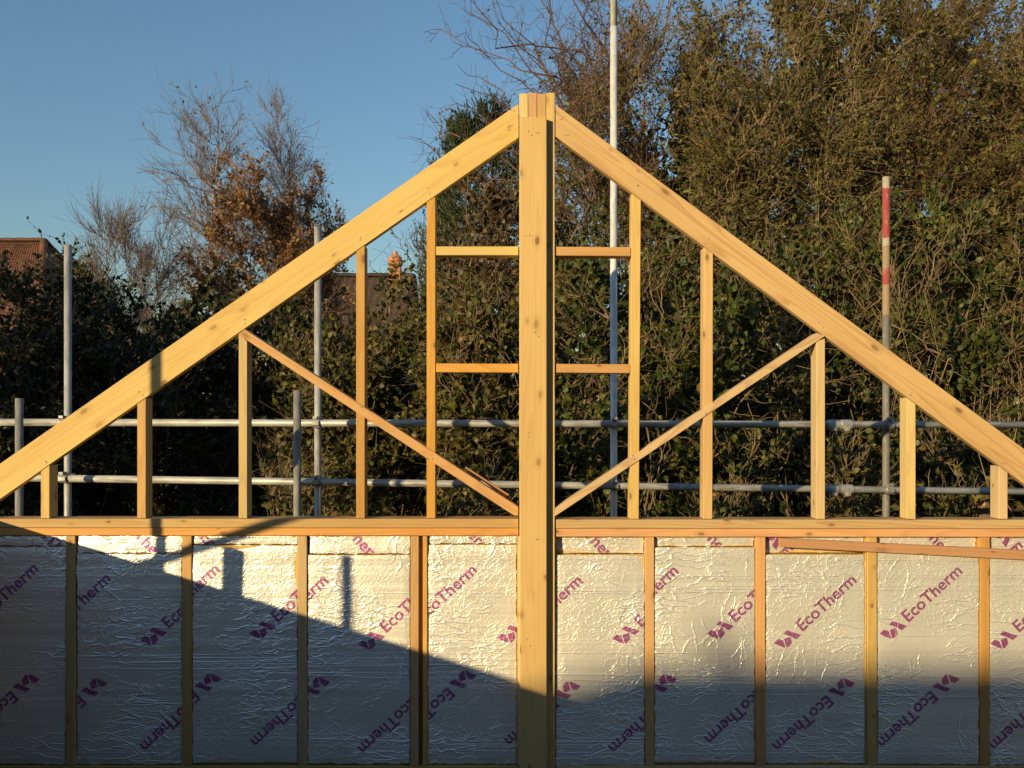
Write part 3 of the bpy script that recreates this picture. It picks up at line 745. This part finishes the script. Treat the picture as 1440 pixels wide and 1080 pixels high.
# chimney with a domed terracotta top
pc = P(556, 372, YB)
bm = bmesh.new(); box_bm(bm, pc.x - 0.18, pc.x + 0.18, YB - 0.25, YB + 0.25, pb.z - 1.4, pc.z - 0.02); box_bm(bm, pc.x - 0.215, pc.x + 0.215, YB - 0.285, YB + 0.285, pc.z - 0.02, pc.z + 0.05)
ch = bm_obj('chimney', bm, TERRACOTTA, hB)
bm = bmesh.new(); seg = 18
prof = [(0.20, 0.05), (0.235, 0.10), (0.245, 0.16), (0.21, 0.25), (0.13, 0.31), (0.08, 0.34), (0.085, 0.41), (0.05, 0.45), (0.001, 0.455)]
rows = [[bm.verts.new((pc.x + r * math.cos(2 * math.pi * i / seg), YB + r * math.sin(2 * math.pi * i / seg), pc.z + z)) for i in range(seg)] for r, z in prof]
for q in range(len(rows) - 1):
    for i in range(seg): bm.faces.new((rows[q][i], rows[q][(i + 1) % seg], rows[q + 1][(i + 1) % seg], rows[q + 1][i]))
bm_obj('chimney_pot', bm, TERRACOTTA, ch, smooth=True)

# the house behind the camera that shades the lower foil
S_ = 21.0
zrC = ZC - 1.47 + S_ * math.tan(e_) / math.cos(a_)
yC = D - S_; tz = math.tan(a_)
xl = 0.69 - S_ * tz
hC = hip_house('neighbour_house', 'neighbouring brick house behind the viewer, known by its soft shadow on the lower foil', xl - 3.2, xl + 9.5, yC - 4, yC + 4, zrC - 2.9, zrC, 3.2, 3.2, TILE, 0.3, 0.3)
xv = 1.11 - S_ * tz
bm = bmesh.new()
for r0, r1, z0, z1 in ((0.05, 0.05, -0.05, 0.22), (0.07, 0.06, 0.22, 0.30)):
    lo = [bm.verts.new((xv + r0 * math.cos(2 * math.pi * i / 12), yC + r0 * math.sin(2 * math.pi * i / 12), zrC + z0)) for i in range(12)]
    hi = [bm.verts.new((xv + r1 * math.cos(2 * math.pi * i / 12), yC + r1 * math.sin(2 * math.pi * i / 12), zrC + z1)) for i in range(12)]
    for i in range(12): bm.faces.new((lo[i], lo[(i + 1) % 12], hi[(i + 1) % 12], hi[i]))
    bm.faces.new(hi)
bm_obj('roof_vent', bm, TERRACOTTA, hC)

# unseen house added behind the viewer to keep sky light off the foil
xh = empty('added_house', (1.2, -6.0, 0), label='unseen dark brick house added behind the viewer to dim the sky on the foil', cat='house')
bm = bmesh.new(); box_bm(bm, -4.1, 8.5, -10.6, -3.6, 0, ZC + 3.4); bm_obj('wall', bm, BRICK_DARK, xh)
bm = bmesh.new()
rv_ = [bm.verts.new(p) for p in ((-4.2, -3.3, ZC + 3.3), (8.7, -3.3, ZC + 3.3), (8.7, -7.1, ZC + 6.3), (-4.2, -7.1, ZC + 6.3), (-4.2, -10.9, ZC + 3.3), (8.7, -10.9, ZC + 3.3))]
bm.faces.new((rv_[0], rv_[1], rv_[2], rv_[3])); bm.faces.new((rv_[3], rv_[2], rv_[5], rv_[4])); bm.faces.new((rv_[0], rv_[3], rv_[4])); bm.faces.new((rv_[1], rv_[5], rv_[2]))
bm_obj('roof', bm, TILE_DARK, xh)

# ------------------------------------------------------------------ plants
def norm(v): return v / (np.linalg.norm(v, axis=-1, keepdims=True) + 1e-9)

def tubes(pts, r0, r1, sides=3):
    """pts (N,K,3), radii (N,) at both ends -> verts, quads"""
    N, K, _ = pts.shape
    T = np.gradient(pts, axis=1); T = norm(T)
    ref = np.tile(np.array((0.31, 0.87, 0.38)), (N, 1)); ref = norm(ref + rng.normal(0, 0.2, (N, 3)))
    A = norm(np.cross(T, ref[:, None, :])); B = np.cross(T, A)
    t = np.linspace(0, 1, K)[None, :]
    R = r0[:, None] * (1 - t) + r1[:, None] * t
    th = 2 * np.pi * np.arange(sides) / sides
    V = pts[:, :, None, :] + R[:, :, None, None] * (A[:, :, None, :] * np.cos(th)[None, None, :, None] + B[:, :, None, :] * np.sin(th)[None, None, :, None])
    idx = np.arange(N * K * sides).reshape(N, K, sides)
    a = idx[:, :-1, :]; b = idx[:, 1:, :]
    Fq = np.stack([a, np.roll(a, -1, 2), np.roll(b, -1, 2), b], -1).reshape(-1, 4)
    return V.reshape(-1, 3), Fq

def paths(o, tgt, K, bow=0.1, jit=0.05):
    """curved noisy paths from o to tgt"""
    N = len(o); t = np.linspace(0, 1, K)[None, :, None]
    L = np.linalg.norm(tgt - o, axis=1)[:, None, None]
    p = o[:, None] * (1 - t) + tgt[:, None] * t
    w = np.cumsum(rng.normal(0, 1, (N, K, 3)), axis=1); w -= w[:, :1]; w -= t * w[:, -1:]
    p = p + w * jit * L / math.sqrt(K) + np.array((0, 0, 1.0)) * bow * L * np.sin(np.pi * t)
    return p

def walk(o, d, L, K, wander=0.25, up=0.0):
    N = len(o); pts = np.empty((N, K, 3)); pts[:, 0] = o; d = norm(d)
    for k in range(1, K):
        d = norm(d + rng.normal(0, wander, (N, 3)) + np.array((0, 0, up)))
        pts[:, k] = pts[:, k - 1] + d * (L / (K - 1))[:, None]
    return pts

def sample_on(pts, n, t0=0.2, t1=1.0):
    N, K, _ = pts.shape
    i = rng.integers(0, N, n); s = rng.uniform(t0, t1, n) * (K - 1); k = np.minimum(s.astype(int), K - 2); f = (s - k)[:, None]
    p = pts[i, k] * (1 - f) + pts[i, k + 1] * f
    return p, norm(pts[i, k + 1] - pts[i, k]), s / (K - 1), i

def leaves(pos, d, size, wid=0.55, fold=0.25, detail=1, flat=0.5):
    """leaf blades at pos pointing along d"""
    N = len(pos); d = norm(d)
    n = norm(rng.normal(0, 1, (N, 3)) + np.array((-0.3, -0.6, 0.5)) * flat * 2)
    s = norm(np.cross(d, n)); n = np.cross(s, d)
    L = size[:, None]
    if detail == 1:
        V = np.stack([pos, pos + d * L * 0.45 - s * L * wid * 0.5 + n * L * fold * 0.5, pos + d * L, pos + d * L * 0.45 + s * L * wid * 0.5 + n * L * fold * 0.5], 1)
        F_ = np.array([(0, 1, 2), (0, 2, 3)])
    else:
        V = np.stack([pos, pos + d * L * 0.28 - s * L * wid * 0.46 + n * L * fold * 0.4, pos + d * L * 0.66 - s * L * wid * 0.38 + n * L * fold * 0.35, pos + d * L - n * L * 0.1,
                      pos + d * L * 0.66 + s * L * wid * 0.38 + n * L * fold * 0.35, pos + d * L * 0.28 + s * L * wid * 0.46 + n * L * fold * 0.4], 1)
        F_ = np.array([(0, 1, 5), (1, 2, 4), (1, 4, 5), (2, 3, 4)])
    k = V.shape[1]
    Fq = (np.arange(N)[:, None, None] * k + F_[None]).reshape(-1, 3)
    return V.reshape(-1, 3), Fq

def envelope(n, c, r, shell=0.5, flatbottom=True):
    """points in an ellipsoid, biased to its shell, with lobes"""
    d = norm(rng.normal(0, 1, (n, 3)))
    lob = 1 + 0.16 * np.sin(3.1 * d[:, 0] + c[0] * 3 + 4 * d[:, 2]) + 0.12 * np.sin(5.3 * d[:, 2] - 2.0 * c[0] + 3 * d[:, 1])
    rad = rng.uniform(shell ** 3, 1, n) ** (1 / 3) * lob
    return np.array(c) + d * np.array(r) * rad[:, None]

def plant(name, label, cat, group, x, y, c, r, n_stem=5, n_branch=60, n_twig=2500, twig_len=(0.12, 0.45), leaf=None, leaf_n=4, leaf_size=(0.03, 0.06), leaf_detail=1,
          stem_r=0.035, bark=BARK, twigm=BARK_TWIG, shell=0.45, twig_up=0.05, wander=0.3, leaf_wid=0.6, stem_top=0.8, base_spread=0.3, outward=0.6, leaf_drop=0.0, twig_r=0.0028, leaf_up=0.1, fine=0, leaf_height=None, single=False, limbs=None, limb_from=None, clump=0.75, twig_K=4):
    """c, r: centre (relative to base, world units) and radii of the crown"""
    b = np.array((x, y, 0.0)); c = np.array(c) + b; r = np.array(r)
    root = empty(name, (x, y, 0), label=label, cat=cat, group=group)
    so = b + np.column_stack([rng.normal(0, base_spread * 0.4, n_stem), rng.normal(0, base_spread * 0.4, n_stem), np.zeros(n_stem) - 0.05])
    if single:
        tg = np.array([[c[0] + 0.05 * r[0], c[1], c[2] + r[2] * 0.86]] * n_stem); tg[:, 0] += np.linspace(-0.12, 0.12, n_stem)
    else:
        tg = envelope(n_stem, c + np.array((0, 0, r[2] * (stem_top - 0.5))), r * np.array((0.75, 0.75, 0.55)), 0.2)
    sp = paths(so, tg, 14, 0.02, 0.10 if not single else 0.03)
    sr = rng.uniform(0.7, 1.15, n_stem) * stem_r
    V, Q = tubes(sp, sr, sr * (0.06 if single else 0.15), 8)
    mesh_obj('trunk' if n_stem <= 2 else 'stems', np_mesh('stems', V, Q, True), bark, root)
    # branches reach for targets in the crown from the nearest lower stem point
    tb = envelope(n_branch, c, r, shell)
    if limbs is not None: tb[:len(limbs)] = limbs
    S = sp[:, 3:, :].reshape(-1, 3)
    dd = ((tb[:, None, :] - S[None]) ** 2).sum(-1) + 6.0 * np.maximum(0, S[None, :, 2] - tb[:, None, 2] + 0.35 * r[2]) ** 2 + rng.uniform(0, 0.3, (n_branch, len(S)))
    ob = S[dd.argmin(1)]
    if limbs is not None: ob[:len(limbs)] = limb_from
    bp_ = paths(ob, tb, 8, 0.05, 0.16)
    Lb = np.linalg.norm(tb - ob, axis=1)
    br = np.clip(0.010 * Lb, 0.004, max(0.008, stem_r * 0.45))
    V, Q = tubes(bp_, br, np.full(n_branch, twig_r * 0.9), 4)
    p, t, s, i = sample_on(bp_, n_twig, 0.15, 1.0)
    out = norm(p - c)
    d = norm(t * 0.7 + out * outward + rng.normal(0, 0.55, p.shape) + np.array((0, 0, twig_up)))
    L = rng.uniform(*twig_len, n_twig) * rng.uniform(0.5, 1.0, n_twig)
    tw = walk(p, d, L, twig_K, wander, twig_up)
    V2, Q2 = tubes(tw, rng.uniform(0.7, 1.3, n_twig) * twig_r, np.full(n_twig, twig_r * 0.45), 3)
    Q2 = Q2 + len(V); V = np.concatenate([V, V2]); Q = np.concatenate([Q, Q2])
    last = tw
    if fine:
        p, t, s, i = sample_on(tw, fine, 0.2, 1.0)
        ft = walk(p, norm(t + rng.normal(0, 0.5, p.shape)), rng.uniform(0.4, 1.0, fine) * twig_len[1] * 0.6, 3, wander, twig_up)
        V3, Q3 = tubes(ft, np.full(fine, twig_r * 0.6), np.full(fine, twig_r * 0.35), 3)
        Q = np.concatenate([Q, Q3 + len(V)]); V = np.concatenate([V, V3]); last = np.concatenate([tw[:, 1:], ft]) if tw.shape[1] == 4 else tw
    mesh_obj('twigs', np_mesh('twigs', V, Q), twigm, root, kind='stuff')
    if leaf is not None and leaf_n:
        n = int(n_twig * leaf_n)
        p, t, s, i = sample_on(last, n, 0.1, 1.0)
        if clump:
            ph = rng.uniform(0, 6.28, 6); kk = norm(rng.normal(0, 1, (6, 3))) * np.array((7, 8, 11, 13, 17, 22))[:, None]
            nz = np.sin(p @ kk.T + ph).sum(1) / 2.4
            keep = rng.uniform(0, 1, n) < np.clip(0.5 + 1.1 * nz, 0, 1) * clump + (1 - clump)
            p, t = p[keep], t[keep]; n = len(p)
        if leaf_height is not None:
            keep = rng.uniform(0, 1, n) > np.clip((p[:, 2] - leaf_height[0]) / (leaf_height[1] - leaf_height[0]), 0, 0.985)
            p, t = p[keep], t[keep]; n = len(p)
        d = norm(t * 0.5 + rng.normal(0, 0.7, p.shape) + np.array((0, 0, leaf_up - leaf_drop)))
        sz = rng.uniform(*leaf_size, n)
        V, T3 = leaves(p, d, sz, leaf_wid, 0.25, leaf_detail)
        mesh_obj('foliage', np_mesh('foliage', V, T3), leaf, root, kind='stuff')
    return root

def crown(u, v_top, v_bot, Y, half_u, ry):
    """crown centre and radii from where it shows in the picture; z is height above ground"""
    zt, zb = P(u, v_top, Y).z, P(u, v_bot, Y).z
    x = P(u, 0, Y).x
    return x, (0, 0, (zt + zb) / 2), (half_u * Y / F, ry, (zt - zb) / 2)

H = 'hedgerow trees on the right'
# --- tall twiggy thicket on the right
for (u, vt, vb, Y, hu, label, kw) in (
    (925, -40, 520, 9.6, 190, 'tall half bare tree behind the peak, its twigs fanning over the sky', dict(n_branch=220, n_twig=6000, leaf=LEAF_OLIVE, leaf_n=6, leaf_height=(6.2, 9.6), fine=2500)),
    (1120, -110, 520, 9.2, 190, 'tall olive brown thicket tree between the tall pole and banded pole', dict(n_branch=250, n_twig=8000, twig_K=3, leaf=LEAF_OLIVE, leaf_n=4.6, leaf_height=(7.6, 15))),
    (1320, -90, 520, 9.4, 190, 'tall reddish brown thicket tree above the banded pole', dict(n_branch=250, n_twig=8000, twig_K=3, leaf=LEAF_OLIVE, leaf_n=4.6, leaf_height=(7.6, 15), twigm=BARK_RED)),
    (1500, -100, 520, 9.0, 170, 'tall leafy thicket tree cut by the right edge of the picture', dict(n_branch=180, n_twig=6000, twig_K=3, leaf=LEAF_OLIVE, leaf_n=4.6, leaf_height=(7.6, 15))),
):
    x, c, r = crown(u, vt, vb, Y, hu, 1.2)
    plant('thicket_tree', label, 'tree', H, x, Y, c, r, n_stem=9, stem_r=0.04, twig_len=(0.2, 0.6), leaf_size=(0.028, 0.058), twig_up=0.02, wander=0.4, twig_r=0.0030, shell=0.3, clump=0.5, **kw)
# wandering bare limbs at upper left of the thicket
YL = 9.2
ends = [(604, 60), (612, 168), (652, -30), (648, 12), (668, 60), (690, -20), (672, 108), (700, 30), (640, 118), (720, -40), (735, 30), (752, -30), (705, 150), (745, 90), (770, 10), (790, -40), (690, 185), (800, 30), (820, -40), (840, 20), (850, -50), (780, 80), (590, 195), (655, 150)]
starts = [(835, 175), (820, 290), (850, 215), (830, 165), (845, 235), (860, 170), (815, 265), (855, 220), (840, 230), (880, 160), (850, 215), (880, 200), (830, 285), (860, 250), (870, 215), (890, 180), (815, 315), (880, 220), (900, 200), (890, 215), (910, 180), (860, 260), (805, 320), (825, 270)]
le = np.array([P(u, v, YL + 0.5 * math.sin(i * 2.4)) for i, (u, v) in enumerate(ends)]); ls = np.array([P(u, v, YL + 0.2) for u, v in starts])
x, c, r = crown(840, -30, 420, YL, 95, 0.8)
plant('bare_tree', 'bare tree with long crooked limbs reaching left into the blue sky', 'tree', H, x, YL, c, r, n_stem=7, n_branch=80, n_twig=1900, twig_len=(0.12, 0.48), leaf=LEAF_MAROON, leaf_n=0.22, leaf_size=(0.028, 0.05), stem_r=0.032, bark=BARK, twigm=BARK_RED, wander=0.42, twig_r=0.0034, fine=1300, outward=0.15, twig_up=0.05, limbs=le, limb_from=ls)

# --- leafy shrubs in front, on the right
HS = 'leafy shrubs along the hedge'
for (u, vt, vb, Y, hu, label, kw) in (
    (830, 290, 760, 7.9, 110, 'green shrub seen through the openings beside the central post', dict(leaf=LEAF_GREEN)),
    (1010, 320, 770, 7.8, 120, 'dark green shrub behind the right diagonal brace', dict(leaf=LEAF_GREEN)),
    (1180, 270, 760, 8.1, 120, 'glossy green shrub left of the banded pole', dict(leaf=LEAF_GREEN)),
    (1345, 250, 770, 7.9, 120, 'green shrub with pale bare stems right of the banded pole', dict(leaf=LEAF_GREEN)),
    (1490, 230, 770, 7.7, 90, 'yellowish green shrub at the right edge of the picture', dict(leaf=LEAF_YGREEN)),
    (695, 205, 700, 8.8, 85, 'maroon tinged shrub left of the central post below the rafter', dict(leaf=LEAF_MAROON)),
    (668, 400, 760, 7.9, 75, 'green shrub behind the openings left of the central post', dict(leaf=LEAF_YGREEN)),
    (548, 400, 770, 8.4, 88, 'yellowish green shrub behind the left diagonal brace', dict(leaf=LEAF_YGREEN, clump=0.4)),
    (468, 408, 780, 8.6, 75, 'golden green shrub beside the pole left of the centre', dict(leaf=LEAF_YGREEN)),
):
    x, c, r = crown(u, vt, vb, Y, hu, 0.75)
    plant('leafy_shrub', label, 'shrub', HS, x, Y, c, r, n_stem=10, n_branch=90, n_twig=1900, twig_K=3, twig_len=(0.14, 0.48), leaf_n=5.6, leaf_size=(0.036, 0.086), leaf_detail=2, stem_r=0.022, shell=0.35, leaf_wid=0.62, **kw)

# low bramble growth just beyond the scaffold
for (u, vt, Y, hu, label, leaf, n) in (
    (420, 600, 7.0, 75, 'low bramble beside the short grey post', LEAF_YGREEN, 420),
    (690, 660, 7.0, 60, 'low bramble at the foot of the left diagonal brace', LEAF_GREEN, 380),
    (1010, 640, 7.0, 70, 'low bramble with bare twigs behind the right brace', LEAF_GREEN, 260),
    (1205, 590, 7.0, 60, 'low bramble with broad lit leaves by the banded pole', LEAF_YGREEN, 420),
    (1330, 580, 7.1, 60, 'low bramble under the right rafter', LEAF_YGREEN, 320)):
    x, c, r = crown(u, vt, 860, Y, hu, 0.35)
    plant('bramble', label, 'bramble', 'brambles behind the scaffold', x, Y, c, r, n_stem=6, n_branch=30, n_twig=n, twig_len=(0.12, 0.4), leaf=leaf, leaf_n=2.0, leaf_size=(0.035, 0.068), leaf_detail=2, stem_r=0.011, shell=0.2, leaf_wid=0.75, twigm=BARK_TWIG, twig_r=0.003)

# tall bare stems that lean out of the hedge and catch the sun
for (u, vt, vb, Y, hu, ns, label) in ((1415, 330, 640, 7.35, 45, 9, 'pale bare stems leaning up at the right edge below the canopy'), (1290, 300, 620, 7.4, 60, 7, 'pale bare stems right of the banded pole'), (1090, 300, 640, 7.4, 75, 8, 'crooked bare stems behind the top of the right brace'), (925, 360, 660, 7.4, 55, 7, 'crooked bare stems right of the tall bright pole'), (660, 420, 680, 7.5, 50, 5, 'thin bare stems behind the left openings')):
    x, c, r = crown(u, vt, vb, Y, hu, 0.3)
    plant('leggy_shrub', label, 'shrub', 'bare stems in front of the hedge', x, Y, c, r, n_stem=ns, n_branch=16, n_twig=90, twig_len=(0.15, 0.5), leaf=LEAF_YGREEN, leaf_n=1.2, leaf_size=(0.04, 0.075), leaf_detail=2, stem_r=0.012, bark=BARK_TWIG, twigm=BARK_TWIG, shell=0.3, wander=0.3, twig_r=0.003, base_spread=0.8)

# --- dark hedge on the left
HD = 'dark shrubs of the left hedge'
for (u, vt, vb, Y, hu, label, kw) in (
    (20, 350, 800, 9.0, 105, 'dark shrub with sprigs over the tiled roof at far left', dict(leaf=LEAF_DARK)),
    (-15, 400, 800, 8.6, 90, 'dark shrub in front of the tiled roof at the left edge', dict(leaf=LEAF_DARK)),
    (75, 388, 800, 8.7, 80, 'dark shrub directly behind the leftmost pole', dict(leaf=LEAF_DARK)),
    (125, 345, 800, 9.3, 85, 'dark shrub right of the leftmost pole', dict(leaf=LEAF_DARK)),
    (235, 415, 800, 9.0, 85, 'dark shrub under the pale bare bush', dict(leaf=LEAF_DARK)),
    (345, 405, 800, 9.3, 85, 'dark shrub below the rust coloured tree', dict(leaf=LEAF_DARK)),
    (430, 430, 800, 9.6, 75, 'dark green shrub behind the second pole', dict(leaf=LEAF_YGREEN)),
):
    x, c, r = crown(u, vt, vb, Y, hu, 0.9)
    plant('hedge_shrub', label, 'shrub', HD, x, Y, c, r, n_stem=9, n_branch=90, n_twig=1700, twig_len=(0.12, 0.4), leaf_n=8, leaf_size=(0.034, 0.075), twig_K=3, clump=0.35, stem_r=0.022, shell=0.35, **kw)

# back row that closes the hedge
BACK = [(-40, 450, 'behind the short far-left post'), (140, 400, 'behind the leftmost pole'), (300, 410, 'under the birches'), (450, 440, 'behind the second pole'),
        (590, 440, 'below the orange chimney'), (730, 260, 'straight behind the central post'), (870, 190, 'behind the tall bright pole'), (1010, 40, 'behind the middle of the right rafter'),
        (1150, -60, 'behind the top of the right brace'), (1290, -80, 'behind the banded pole'), (1430, -60, 'at the right edge')]
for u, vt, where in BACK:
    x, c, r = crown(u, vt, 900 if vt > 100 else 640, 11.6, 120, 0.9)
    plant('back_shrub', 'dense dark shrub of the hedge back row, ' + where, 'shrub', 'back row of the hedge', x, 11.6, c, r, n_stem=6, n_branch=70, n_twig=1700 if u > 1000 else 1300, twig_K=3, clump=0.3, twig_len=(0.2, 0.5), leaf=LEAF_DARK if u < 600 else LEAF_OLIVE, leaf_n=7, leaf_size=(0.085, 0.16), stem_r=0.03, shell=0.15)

# low dense growth behind everything, closing the last gaps
for u, vt, where in ((225, 415, 'below the pale bare bush'), (375, 425, 'below the rust tree'), (520, 450, 'below the brown roof'), (650, 400, 'left of the central post'), (790, 380, 'right of the central post'), (920, 370, 'beside the tall bright pole'), (1050, 370, 'under the right rafter'), (1180, 360, 'left of the banded pole'), (1310, 350, 'right of the banded pole'), (1440, 350, 'by the right edge')):
    x, c, r = crown(u, vt, 900, 13.0, 95, 0.7)
    plant('far_shrub', 'far dark shrub closing the gaps low in the hedge, ' + where, 'shrub', 'far shrubs behind the hedge', x, 13.0, c, r, n_stem=4, n_branch=50, n_twig=700, twig_K=3, clump=0, twig_len=(0.2, 0.5), leaf=LEAF_DARK, leaf_n=8, leaf_size=(0.12, 0.2), stem_r=0.03, shell=0.1)

# --- conifers behind: feathery leaders with upswept sprays
for (leaders, Y, label) in (([(692, 148, 60), (660, 168, 40), (715, 175, 40)], 12.4, 'dark green conifer with feathery spires behind the left rafter'), ([(640, 172, 30), (622, 250, 16)], 12.9, 'smaller conifer spires left of the taller conifer')):
    x = P(leaders[0][0], 0, Y).x
    root = empty('conifer', (x, Y, 0), label=label, cat='tree', group='conifers behind the rafter')
    BV, BQ, LV, LF, nv, nl = [], [], [], [], 0, 0
    for u, vt, hu in leaders:
        xl_ = P(u, 0, Y).x; zt = P(u, vt, Y).z; R = hu * Y / F * 1.9
        tr = np.array([[[x, Y, 0.0], [(x + xl_) / 2, Y, zt * 0.4], [xl_, Y, zt * 0.7], [xl_, Y, zt - 0.03]]]); V, Q = tubes(tr, np.array([0.08]), np.array([0.005]), 7)
        mesh_obj('trunk', np_mesh('trunk', V, Q, True), BARK, root)
        nb = 330; h = (1 - rng.uniform(0, 1, nb) ** 1.3 * 0.62) * zt * 0.985
        az = rng.uniform(0, 2 * np.pi, nb); rad = R * (np.clip((zt - h) / 2.2, 0, 1)) ** 0.8 * rng.uniform(0.5, 1.15, nb) + 0.05
        o = np.column_stack([np.full(nb, xl_), np.full(nb, Y), h - 0.05]); tg = o + np.column_stack([np.cos(az) * rad, np.sin(az) * rad, rad * 0.75 + 0.08])
        bpth = paths(o, tg, 6, -0.16, 0.06); V, Q = tubes(bpth, np.full(nb, 0.007), np.full(nb, 0.002), 3); BV.append(V); BQ.append(Q + nv); nv += len(V)
        p, t, s_, i_ = sample_on(bpth, 1500, 0.3, 0.95)
        spr = walk(p, norm(t + rng.normal(0, 0.4, p.shape) + np.array((0, 0, 0.3))), rng.uniform(0.1, 0.28, len(p)), 4, 0.12, 0.12)
        allp = np.concatenate([spr, bpth[:, 2:6]])
        n = 13000; p, t, s_, i_ = sample_on(allp, n, 0.0, 1.0)
        V, T3 = leaves(p, norm(t + rng.normal(0, 0.33, p.shape)), rng.uniform(0.035, 0.085, n), 0.26, 0.1, 1); LV.append(V); LF.append(T3 + nl); nl += len(V)
    mesh_obj('branches', np_mesh('branches', np.concatenate(BV), np.concatenate(BQ)), BARK, root, kind='stuff')
    mesh_obj('foliage', np_mesh('foliage', np.concatenate(LV), np.concatenate(LF)), LEAF_CONIFER, root, kind='stuff')

# --- birches, rust tree and pale bush to the left
for (u, vt, vb, Y, hu, label) in ((292, 122, 470, 17.0, 95, 'tall bare birch with fine pinkish twigs against the sky'), (398, 160, 430, 18.0, 60, 'second bare birch rising above the rust coloured tree')):
    x, c, r = crown(u, vt, vb, Y, hu, 1.1)
    plant('birch_tree', label, 'tree', 'birch trees', x, Y, c, r, n_stem=2, n_branch=95, n_twig=1500, twig_len=(0.25, 0.7), leaf=LEAF_RUST, leaf_n=0.3, leaf_size=(0.04, 0.075), stem_r=0.06, bark=BARK_BIRCH, twigm=BARK_PINK, twig_up=0.10, wander=0.16, twig_r=0.0045, outward=0.35, shell=0.3, single=True, base_spread=0.6, fine=1800)
x, c, r = crown(362, 232, 530, 15.5, 112, 1.2)
plant('rust_leaved_tree', 'tree with rust orange autumn leaves below the birches', 'tree', None, x, 15.5, c, r, n_stem=8, n_branch=150, n_twig=3600, twig_K=3, twig_len=(0.2, 0.6), leaf=LEAF_RUST, leaf_n=4.2, clump=0.45, leaf_size=(0.05, 0.095), stem_r=0.05, twigm=BARK_RED, twig_r=0.004, twig_up=0.12)
x, c, r = crown(438, 225, 520, 16.0, 52, 0.8)
plant('thin_leaved_tree', 'thinner russet tree close to the left rafter, right of the rust tree', 'tree', None, x, 16.0, c, r, n_stem=6, n_branch=80, n_twig=2000, twig_len=(0.2, 0.6), leaf=LEAF_RUST, leaf_n=2.6, leaf_size=(0.045, 0.085), stem_r=0.04, twigm=BARK_RED, twig_r=0.004, twig_up=0.12)
x, c, r = crown(195, 275, 520, 14.0, 75, 0.9)
plant('pale_bare_bush', 'pale bare bush of fine upright twigs left of the birch', 'bush', None, x, 14.0, c, r, n_stem=16, n_branch=140, n_twig=3400, twig_K=3, twig_len=(0.25, 0.7), leaf=LEAF_RUST, leaf_n=0.2, leaf_size=(0.03, 0.05), stem_r=0.02, bark=BARK_PINK, twigm=BARK_PINK, twig_r=0.0034, twig_up=0.25, wander=0.14, outward=0.4)
# thin twigs beside the chimney
x, c, r = crown(575, 300, 470, 10.5, 50, 0.5)
plant('bare_sapling', 'bare sapling twigs beside the orange chimney', 'tree', None, x, 10.5, c, r, n_stem=7, n_branch=22, n_twig=160, twig_len=(0.15, 0.5), leaf=LEAF_OLIVE, leaf_n=0.8, leaf_size=(0.03, 0.05), stem_r=0.012, twigm=BARK_RED, twig_r=0.003, twig_up=0.1)

# unseen evergreens added left of the frame to shade the left hedge
for xe, he, lab in ((-8.4, 7.1, 'broad evergreen added beyond the left edge to shade the hedge'), (-6.75, 6.7, 'smaller evergreen added beyond the left edge, nearer the building')):
    plant('shade_evergreen', lab, 'tree', 'evergreens added beyond the left edge', xe, 4.6, (0, 0, he / 2), (1.05, 1.2, he / 2), n_stem=5, n_branch=160, n_twig=1600, twig_K=3, clump=0, twig_len=(0.2, 0.5), leaf=LEAF_DARK, leaf_n=8, leaf_size=(0.10, 0.19), stem_r=0.06, shell=0.1)

# ------------------------------------------------------------------ sawn stumps
for u, vt, Y, w, label in ((1383, 699, 7.0, 17, 'sawn stump with an orange cut face under the right rafter'), (1003, 697, 7.0, 12, 'pale sawn stump beside the stud right of the central post')):
    p = P(u, vt, Y); r = w / 2 * Y / F
    root = empty('tree_stump', (p.x, Y, 0), label=label, cat='stump', group='sawn stumps')
    pts = np.array([[[p.x + 0.05 * math.sin(q * 2), Y, p.z * q] for q in np.linspace(0, 1, 8)]]); pts[:, -1, 0] = p.x; pts[:, :, 0] += 0
    V, Q = tubes(pts, np.array([r * 1.5]), np.array([r]), 12); mesh_obj('trunk', np_mesh('trunk', V, Q, True), BARK, root)
    bm = bmesh.new(); vs = [bm.verts.new((p.x + r * 0.97 * math.cos(2 * math.pi * i / 14), Y + r * 0.97 * math.sin(2 * math.pi * i / 14), p.z + 0.003 + 0.4 * r * math.sin(2 * math.pi * i / 14))) for i in range(14)]
    lo = [bm.verts.new((v.co.x, v.co.y, p.z - 0.06)) for v in vs]
    bm.faces.new(vs)
    for i in range(14): bm.faces.new((lo[i], lo[(i + 1) % 14], vs[(i + 1) % 14], vs[i]))
    bm_obj('cut_face', bm, CUT_WOOD, root)
